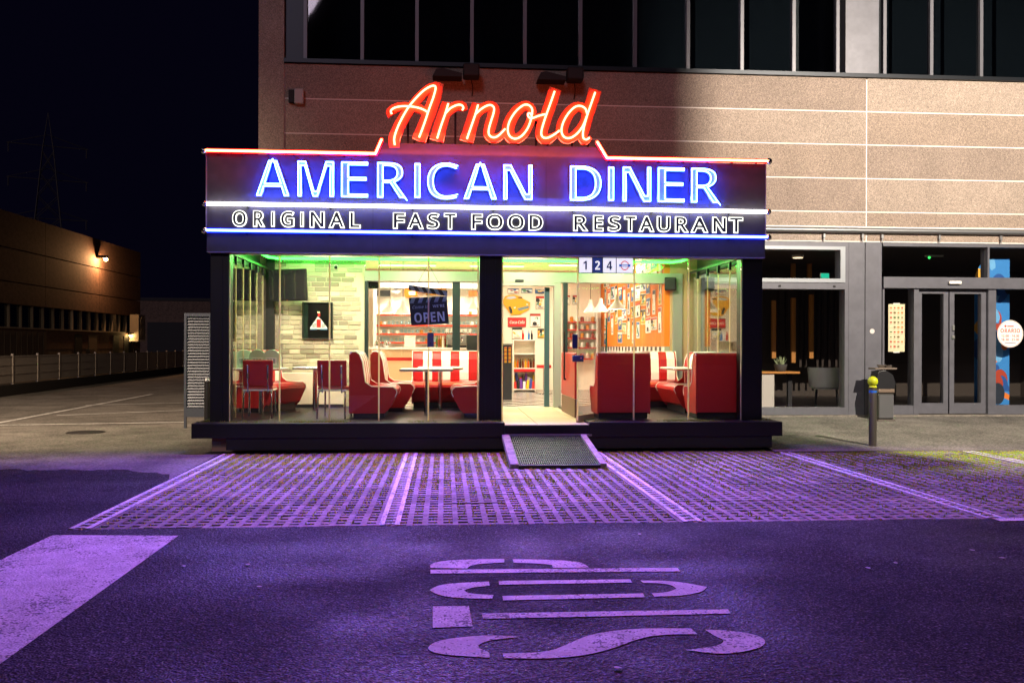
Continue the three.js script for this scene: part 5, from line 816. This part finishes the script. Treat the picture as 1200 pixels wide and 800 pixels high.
// ------------------------------------------------------------------ street objects on the right
{
  const p = gp(1023, 523, 0.03), b = thing('bollard', 'grey steel bollard with a yellow ball top and a blue band', 'bollard', [p.x, 0.02, p.z]);
  mesh('post', lathe([[0, 0], [0.055, 0], [0.055, 0.85], [0, 0.85]], 20), std(0x5c5850, 0.4, { metalness: 0.6 }), b); mesh('blue_band', new THREE.CylinderGeometry(0.0565, 0.0565, 0.03, 20).translate(0, 0.8, 0), std(0x1d5fb8, 0.5), b);
  mesh('collar', lathe([[0, 0.851], [0.058, 0.851], [0.056, 0.87], [0.036, 0.89], [0, 0.89]], 20), std(0xb8bf12, 0.5), b); mesh('ball_top', new THREE.SphereGeometry(0.072, 24, 16).translate(0, 0.945, 0), std(0xb8c410, 0.5), b);
  const q = at(1036, 488, -2.6), t = thing('litter_bin', 'dark litter bin with a rounded hood and chrome ash bowls', 'litter bin', [q.x + 0.02, 0.17, -2.7]); t.scale.set(0.78, 1, 0.85);
  mesh('basket', [...Array(16)].map((_, i) => bx(-0.16 + i * 0.0205, -0.146 + i * 0.0205, 0.06, 0.46, 0.17, 0.19)), galv, t); mesh('body', rb(-0.18, 0.18, 0.04, 0.5, -0.17, 0.165, 0.02), std(0x3b3a36, 0.6), t); mesh('foot', rb(-0.2, 0.2, 0, 0.035, -0.18, 0.2, 0.006), std(0x57504a, 0.6), t);
  mesh('band', rb(-0.185, 0.185, 0.5, 0.56, -0.18, 0.2, 0.01), std(0x9a8878, 0.35, { metalness: 0.6 }), t);
  mesh('hood', ext([[-0.18, 0.57], [0.2, 0.57], [0.22, 0.66], [0.16, 0.8], [0, 0.88], [-0.16, 0.86], [-0.2, 0.7]], 0.3, 0.01).translate(0, 0, -0.15), std(0x1b1c20, 0.4), t);
  mesh('ashtray_shelf', rb(-0.24, 0.26, 0.9, 0.93, -0.16, 0.16, 0.008), std(0x6e6258, 0.5), t); mesh('ash_bowl', lathe([[0, 0], [0.06, 0], [0.11, 0.05], [0.1, 0.05], [0.055, 0.01], [0, 0.01]], 20).translate(-0.02, 0.931, 0), steel, t); mesh('ash_bowl', lathe([[0, 0], [0.05, 0], [0.09, 0.04], [0.08, 0.04], [0.045, 0.01], [0, 0.01]], 20).translate(0.14, 0.931, 0.02), steel, t);
  // bits of litter
  const lit = [[963, 491, 0.16], [970, 503, 0.1], [750, 627, 0], [1050, 661, 0], [1018, 667, 0], [1175, 655, 0], [215, 665, 0], [303, 689, 0], [725, 785, 0], [290, 663, 0], [1140, 646, 0]];
  lit.forEach(([px, py, y], i) => { const v = gp(px, py, y), n = 6 + (i % 3), g = ext([...Array(n)].map((_, k) => { const a = k / n * 6.283, q = rr(0.008, 0.018); return [Math.cos(a) * q * 1.5, Math.sin(a) * q]; }), 0.002).rotateX(-Math.PI / 2 + rr(-0.2, 0.2)).rotateY(rr(0, 6)); const m = mesh('litter_scrap', g, i === 1 ? std(0x2a4fae, 0.6) : std(0xaaa6a0, 0.8)); m.position.set(v.x, y + 0.01, v.z); tag(m, i === 1 ? 'small blue scrap lying on the pale forecourt' : i === 0 ? 'white crumpled scrap lying on the pale forecourt' : 'small white scrap lying on the dark asphalt', 'litter', i < 2 ? undefined : 'scraps on the asphalt'); });
}
// ------------------------------------------------------------------ left background
{
  const a = at(216, 490, -3.6), b = at(247, 367, -3.6), s = thing('louvred_screen', 'tall grey louvred metal screen left of the diner', 'screen', [a.x, 0.1, -3.6]), w = b.x - a.x, h = b.y - 0.1;
  const gm = std(0x565b64, 0.45, { metalness: 0.4 });
  mesh('frame', [bx(0, 0.04, 0, h, 0, 0.05), bx(w - 0.02, w, 0.1, h, 0, 0.05), bx(0.04, w - 0.02, h - 0.06, h, 0, 0.05), bx(0.04, w - 0.02, 0.1, 0.26, 0, 0.05)], gm, s);
  const sl = rb(0.041, w - 0.021, -0.022, 0.022, -0.004, 0.004, 0.002, 1).rotateX(-0.6); for (let i = 0; i < 31; i++) { const m = mesh('slat', sl, gm, s); m.position.set(0, 0.29 + i * (h - 0.38) / 30, 0.025); }
  mesh('back_sheet', bx(0.041, w - 0.021, 0.26, h - 0.06, 0.001, 0.005), nearBlack, s); mesh('castor', new THREE.CylinderGeometry(0.05, 0.05, 0.03, 16).rotateZ(Math.PI / 2).translate(w * 0.55, -0.02, 0.1), nearBlack, s); mesh('foot', bx(0, 0.04, -0.1, 0, 0, 0.05), gm, s);
  const q = at(244, 470, -2.9), bl = thing('bollard', 'short metal bollard with a domed top beside the louvred screen', 'bollard', [q.x - 0.02, 0.004, -2.9]); mesh('post', lathe([[0, 0], [0.05, 0], [0.05, 0.83], [0, 0.83]], 18), std(0x3c3b3c, 0.4, { metalness: 0.6 }), bl); mesh('dome', lathe([[0, 0.831], [0.056, 0.831], [0.056, 0.86], [0.04, 0.9], [0, 0.915]], 18), galv, bl);
}
{ // fence with a low wall
  const A = gp(-60, 473), B = gp(214, 436), d = B.clone().sub(A), L = Math.hypot(d.x, d.z), ry = -Math.atan2(d.z, d.x);
  const f = thing('yard_fence', 'long grey mesh fence on a low dark wall along the yard', 'fence', [A.x, 0, A.z], ry), n = 14, mm = std(0xa39a8f, 0.7);
  mesh('low_wall', uvm(bx(0, L, 0, 0.32, -0.1, 0.1)), std(0x2a2522, 0.9), f);
  for (let i = 0; i <= n; i++) { mesh('post', bx(i * L / n - 0.03, i * L / n + 0.03, 0.321, 1.2, -0.03, 0.03), mm, f); if (i < n) { const bars = []; for (let k = 0; k < 30; k++) { const x = (i + (k + 0.5) / 30) * L / n; bars.push(bx(x - 0.032, x + 0.032, 0.36, 1.14, -0.006, 0.006)); } for (const y of [0.38, 0.62, 0.88, 1.13]) bars.push(bx(i * L / n + 0.031, (i + 1) * L / n - 0.031, y - 0.016, y + 0.016, 0.0065, 0.016)); mesh('mesh_panel', bars, mm, f); } }
}
{ // long industrial building
  const P0 = dp(0, 400, 34), P1 = dp(164, 400, 49.8); P0.y = P1.y = 0; const d = P0.clone().sub(P1), L = d.length(), ry = -Math.atan2(d.z, d.x);
  // local x runs from the far corner towards the viewer, local z = outwards
  const b = thing('industrial_building', 'long dark brown industrial building with a window strip and a lit wall lamp', 'building', [P1.x, 0, P1.z], ry);
  const wall = std(0x7a5a48, 0.85), E = L + 12, H = 6.62, w1 = 3.05, w0 = 2.1, S = -1;          // S: side of the wall that faces the yard
  const zf = S * 0, q = (x0, x1, y0, y1, a, c) => bx(x0, x1, y0, y1, S * a, S * c);
  const wt = new THREE.MeshStandardMaterial({ map: concTex, color: lin(0.36, 0.2, 0.15), roughness: 0.85 });
  for (const [y0, y1] of [[3.05, 3.9], [3.92, 5.2], [5.22, H]]) for (let x = 0; x < E; x += 6) mesh('wall_panel', uvm(q(x + 0.012, Math.min(E, x + 6) - 0.012, y0 + 0.012, y1 - 0.012, -0.2, 0)), wt, b);
  for (let x = 0; x < E; x += 6) mesh('lower_panel', uvm(q(x + 0.012, Math.min(E, x + 6) - 0.012, 1.28, w0, -0.2, 0)), wt, b);
  mesh('base_wall', uvm(q(0, E, 0, 1.27, -0.2, -0.01)), new THREE.MeshStandardMaterial({ map: concTex, color: lin(0.4, 0.3, 0.24), roughness: 0.9 }), b);
  mesh('core', q(0, E, 0, H - 0.05, -12, -0.21), nearBlack, b);
  for (let i = 0; i * 1.0 < E - 1; i++) { const w = mesh('window', q(i * 1.0 + 0.04, i * 1.0 + 0.96, w0 + 0.06, w1 - 0.02, -0.16, -0.15), darkGlass, b); mesh('mullion', q(i * 1.0 - 0.035, i * 1.0 + 0.035, w0 + 0.02, w1 - 0.001, -0.2, -0.06), i % 9 ? std(0x7d7468, 0.5) : std(0xb7aa9a, 0.6), w); }
  mesh('sill', q(0, E, w0, w0 + 0.055, -0.2, 0.06), std(0x8a7f72, 0.6), b);
  const doorAt = (x0, x1, h, m) => { const o = mesh('door', q(x0, x1, 0.02, h, -0.008, 0.03), m, b); mesh('handle', q(x0 + 0.1, x0 + 0.16, 1.0, 1.04, 0.031, 0.08), alu, o); };
  doorAt(1.6, 2.6, 1.95, nearBlack); doorAt(3.4, 4.2, 1.95, nearBlack); doorAt(L - 9.5, L - 8.5, 1.95, std(0x6a5b4d, 0.7)); doorAt(L - 7.7, L - 6.9, 1.95, nearBlack);
  for (const [x0, x1] of [[L - 3.9, L - 1.6], [L - 1.5, L + 0.8], [L + 1.2, L + 4]]) { const o = mesh('gate', q(x0, x1, 0.02, 2.0, -0.008, 0.05), std(0x51443a, 0.7), b); mesh('gate_rib', [0.3, 0.8, 1.3, 1.8].map((k) => q(x0 + k, x0 + k + 0.05, 0.05, 1.98, 0.051, 0.08)), std(0x463a31, 0.7), o); }
  // wall lamp
  const V3 = (x, y, z) => V(x, y, S * z), lx = L * 0.4, ly = 5.68;
  { const lp = mesh('wall_lamp', [bx(lx - 0.1, lx + 0.1, ly, ly + 0.14, S * 0.0 - 0.001, S * 0.5), cyl(V3(lx, ly + 0.1, 0), V3(lx, ly + 0.12, 0.3), 0.03)], nearBlack, b); mesh('lamp_bulb', new THREE.SphereGeometry(0.09, 14, 10).translate(lx, ly - 0.05, S * 0.42), glow(60, 34, 14), lp);
    const w = new THREE.Vector3(lx, ly - 0.05, S * 0.42).applyAxisAngle(V(0, 1, 0), ry).add(P1), l = new THREE.PointLight(lin(1, 0.5, 0.2), 42, 0, 2); l.position.copy(w); l.shadow.radius = 4; l.name = 'wall_lamp_light'; scene.add(l); }
  // air conditioner and small wall boxes
  const ax = L * 0.09, local = (x, y, z) => new THREE.Vector3(x, y, S * z).applyAxisAngle(V(0, 1, 0), ry).add(P1);
  const ap = local(ax, 1.75, 0.05), ac = thing('air_conditioner', 'pale air conditioner unit hung on the wall of the industrial building', 'air conditioner', [ap.x, ap.y, ap.z], ry);
  mesh('casing', bx(-0.55, 0.55, 0, 1.35, S * 0.05, S * 0.5), std(0x9a9184, 0.6), ac); for (let k = 0; k < 2; k++) mesh('fan_grille', new THREE.TorusGeometry(0.26, 0.02, 6, 24).translate(0, 0.36 + k * 0.62, S * 0.51), std(0x6c665c, 0.6), ac); mesh('bracket', [bx(-0.6, 0.6, -0.08, -0.001, S * 0.03, S * 0.5), bx(-0.64, -0.58, -0.08, 0.35, S * 0.03, S * 0.5)], whitePaint, ac); mesh('pipe', cyl(V(0.1, -0.08, S * 0.1), V(0.1, -1.5, S * 0.1), 0.04), nearBlack, ac);
  const ml = local(L * 0.46, 1.0, 0.06), mb = thing('meter_box', 'small dark meter box on the base wall of the industrial building', 'meter box', [ml.x, 0.6, ml.z], ry); mesh('box', rb(-0.3, 0.3, 0, 0.7, -0.08, 0.08, 0.02), std(0x3b332c, 0.6), mb); mesh('lid', rb(-0.26, 0.26, 0.05, 0.65, S * 0.081, S * 0.1, 0.004), std(0x57493d, 0.6), mb);
  const dl = local(2.1, 2.02, 0.15), dlp = thing('door_lamp', 'small yellow lamp above the far door of the industrial building', 'lamp', [dl.x, dl.y, dl.z], ry); mesh('housing', rb(-0.12, 0.12, 0, 0.1, -0.08, 0.08, 0.02), nearBlack, dlp); mesh('lamp_glass', new THREE.SphereGeometry(0.07, 10, 8).translate(0, -0.04, 0), glow(8, 5, 1.6), dlp);
  { const l = new THREE.PointLight(lin(1, 0.62, 0.22), 1.5, 0, 2); l.position.set(dl.x, dl.y - 0.04, dl.z); scene.add(l); }
}
{ // far shed and pylon
  const p = dp(190, 405, 75), s = thing('far_shed', 'low far building in the dark beyond the fence', 'building', [p.x, 0, p.z], 0.1), wm = std(0x6a5a50, 0.9);
  mesh('wall', uvm(bx(-3, 4.5, 0, 5.2, -8, 0)), new THREE.MeshStandardMaterial({ map: concTex, color: lin(0.4, 0.28, 0.22), roughness: 0.9 }), s); mesh('roof_edge', bx(-3.05, 4.55, 5.201, 5.45, -8, 0.06), nearBlack, s); mesh('gate', bx(-1.2, 2.4, 0, 3.4, 0.001, 0.05), nearBlack, s);
  const q = dp(55, 405, 160), y = thing('power_pylon', 'lattice steel power pylon against the night sky', 'pylon', [q.x, 0, q.z], 0.4), gm = std(0x35302d, 0.6), H = 43;
  const w = (h) => 4.2 - 3.3 * Math.min(1, h / 36), c = (i, h) => V((i & 1 ? 1 : -1) * w(h), h, (i & 2 ? 1 : -1) * w(h)), body = [];
  for (let i = 0; i < 4; i++) body.push(cyl(c(i, 0), c(i, 36), 0.16, 0.1, 5), cyl(c(i, 36), V(0, H, 0), 0.1, 0.06, 5));
  mesh('legs', body, gm, y); const br = []; for (let h = 0; h < 36; h += 4) for (const [a, b2] of [[0, 1], [1, 3], [3, 2], [2, 0]]) br.push(cyl(c(a, h), c(b2, h + 4), 0.06, 0.06, 4), cyl(c(b2, h), c(a, h + 4), 0.06, 0.06, 4)); mesh('bracing', br, gm, y);
  for (const h of [24, 31, 37]) mesh('cross_arm', [cyl(V(-6.5, h, 0), V(6.5, h, 0), 0.08, 0.08, 5), cyl(V(-6.5, h, 0), V(0, h + 2, 0), 0.06, 0.06, 4), cyl(V(6.5, h, 0), V(0, h + 2, 0), 0.06, 0.06, 4), cyl(V(-6.2, h, 0), V(-6.2, h - 1.6, 0), 0.1, 0.1, 5), cyl(V(6.2, h, 0), V(6.2, h - 1.6, 0), 0.1, 0.1, 5)], gm, y);
}
// ------------------------------------------------------------------ lamps outside the frame whose light the photograph shows
function poleLamp(label, p, target, h, color, I, angle, pen, rad) {
  const t = thing('lamp_post', label, 'street lamp', [p[0], 0, p[1]]);
  mesh('pole', lathe([[0, 0], [0.11, 0], [0.06, h], [0, h]], 16), galv, t);
  const dir = target.clone().sub(V(p[0], h - 0.1, p[1])).normalize(), q = new THREE.Quaternion().setFromUnitVectors(V(0, 0, 1), dir), pl = (g) => g.applyQuaternion(q).translate(0, h + 0.12, 0);
  mesh('lamp_head', pl(merge([bx(-0.3, 0.3, 0.18, 0.22, -0.2, 0.2), bx(-0.3, 0.3, -0.22, -0.18, -0.2, 0.2), bx(-0.3, -0.26, -0.18, 0.18, -0.2, 0.2), bx(0.26, 0.3, -0.18, 0.18, -0.2, 0.2), bx(-0.26, 0.26, -0.18, 0.18, -0.2, -0.17)])), galv, t);
  mesh('lamp_glass', pl(bx(-0.25, 0.25, -0.17, 0.17, 0.14, 0.15)), glow(12, 9, 6), t);
  const s = new THREE.SpotLight(color, I, 0, angle, pen, 2); s.position.set(p[0], h + 0.12, p[1]).addScaledVector(dir, 0.23); s.target.position.copy(target); s.shadow.radius = rad; s.name = 'lamp_post_light'; scene.add(s, s.target); return s;
}
{ // the shop lamp has a side visor that keeps its light off the diner
  const p = [8.6, 7.5], tgt = V(8.2, 3.2, -3.2), edge = V(3.95, 4.5, -3.2);
  const s = poleLamp('tall lamp post with a side visor lighting the shop front', p, tgt, 8, lin(1, 0.86, 0.7), 950, 0.72, 0.5, 1.3);
  const post = scene.children.find((o) => o.userData.label?.includes('side visor')), o = s.position.clone(), d = edge.clone().sub(o); d.y = 0; d.normalize();
  const n = V(d.z, 0, -d.x), c = o.clone().addScaledVector(d, 0.6).sub(V(p[0], 0, p[1])), e = c.clone().addScaledVector(n, 0.5), g = new THREE.BoxGeometry(0.5, 1.2, 0.01).rotateY(Math.atan2(d.x, d.z)).translate((c.x + e.x) / 2, c.y - 0.2, (c.z + e.z) / 2);
  mesh('visor', g, nearBlack, post);
}
poleLamp('tall lamp post lighting the yard', [-9.6, 1.2], V(-8.8, 0, -6), 8.5, lin(1, 0.74, 0.52), 620, 0.9, 0.8, 8);

scene.traverse((o) => { if (o.isMesh) { o.castShadow = true; o.receiveShadow = true; } if (o.isSpotLight || o.isPointLight) o.castShadow = true; });
renderer.render(scene, camera);
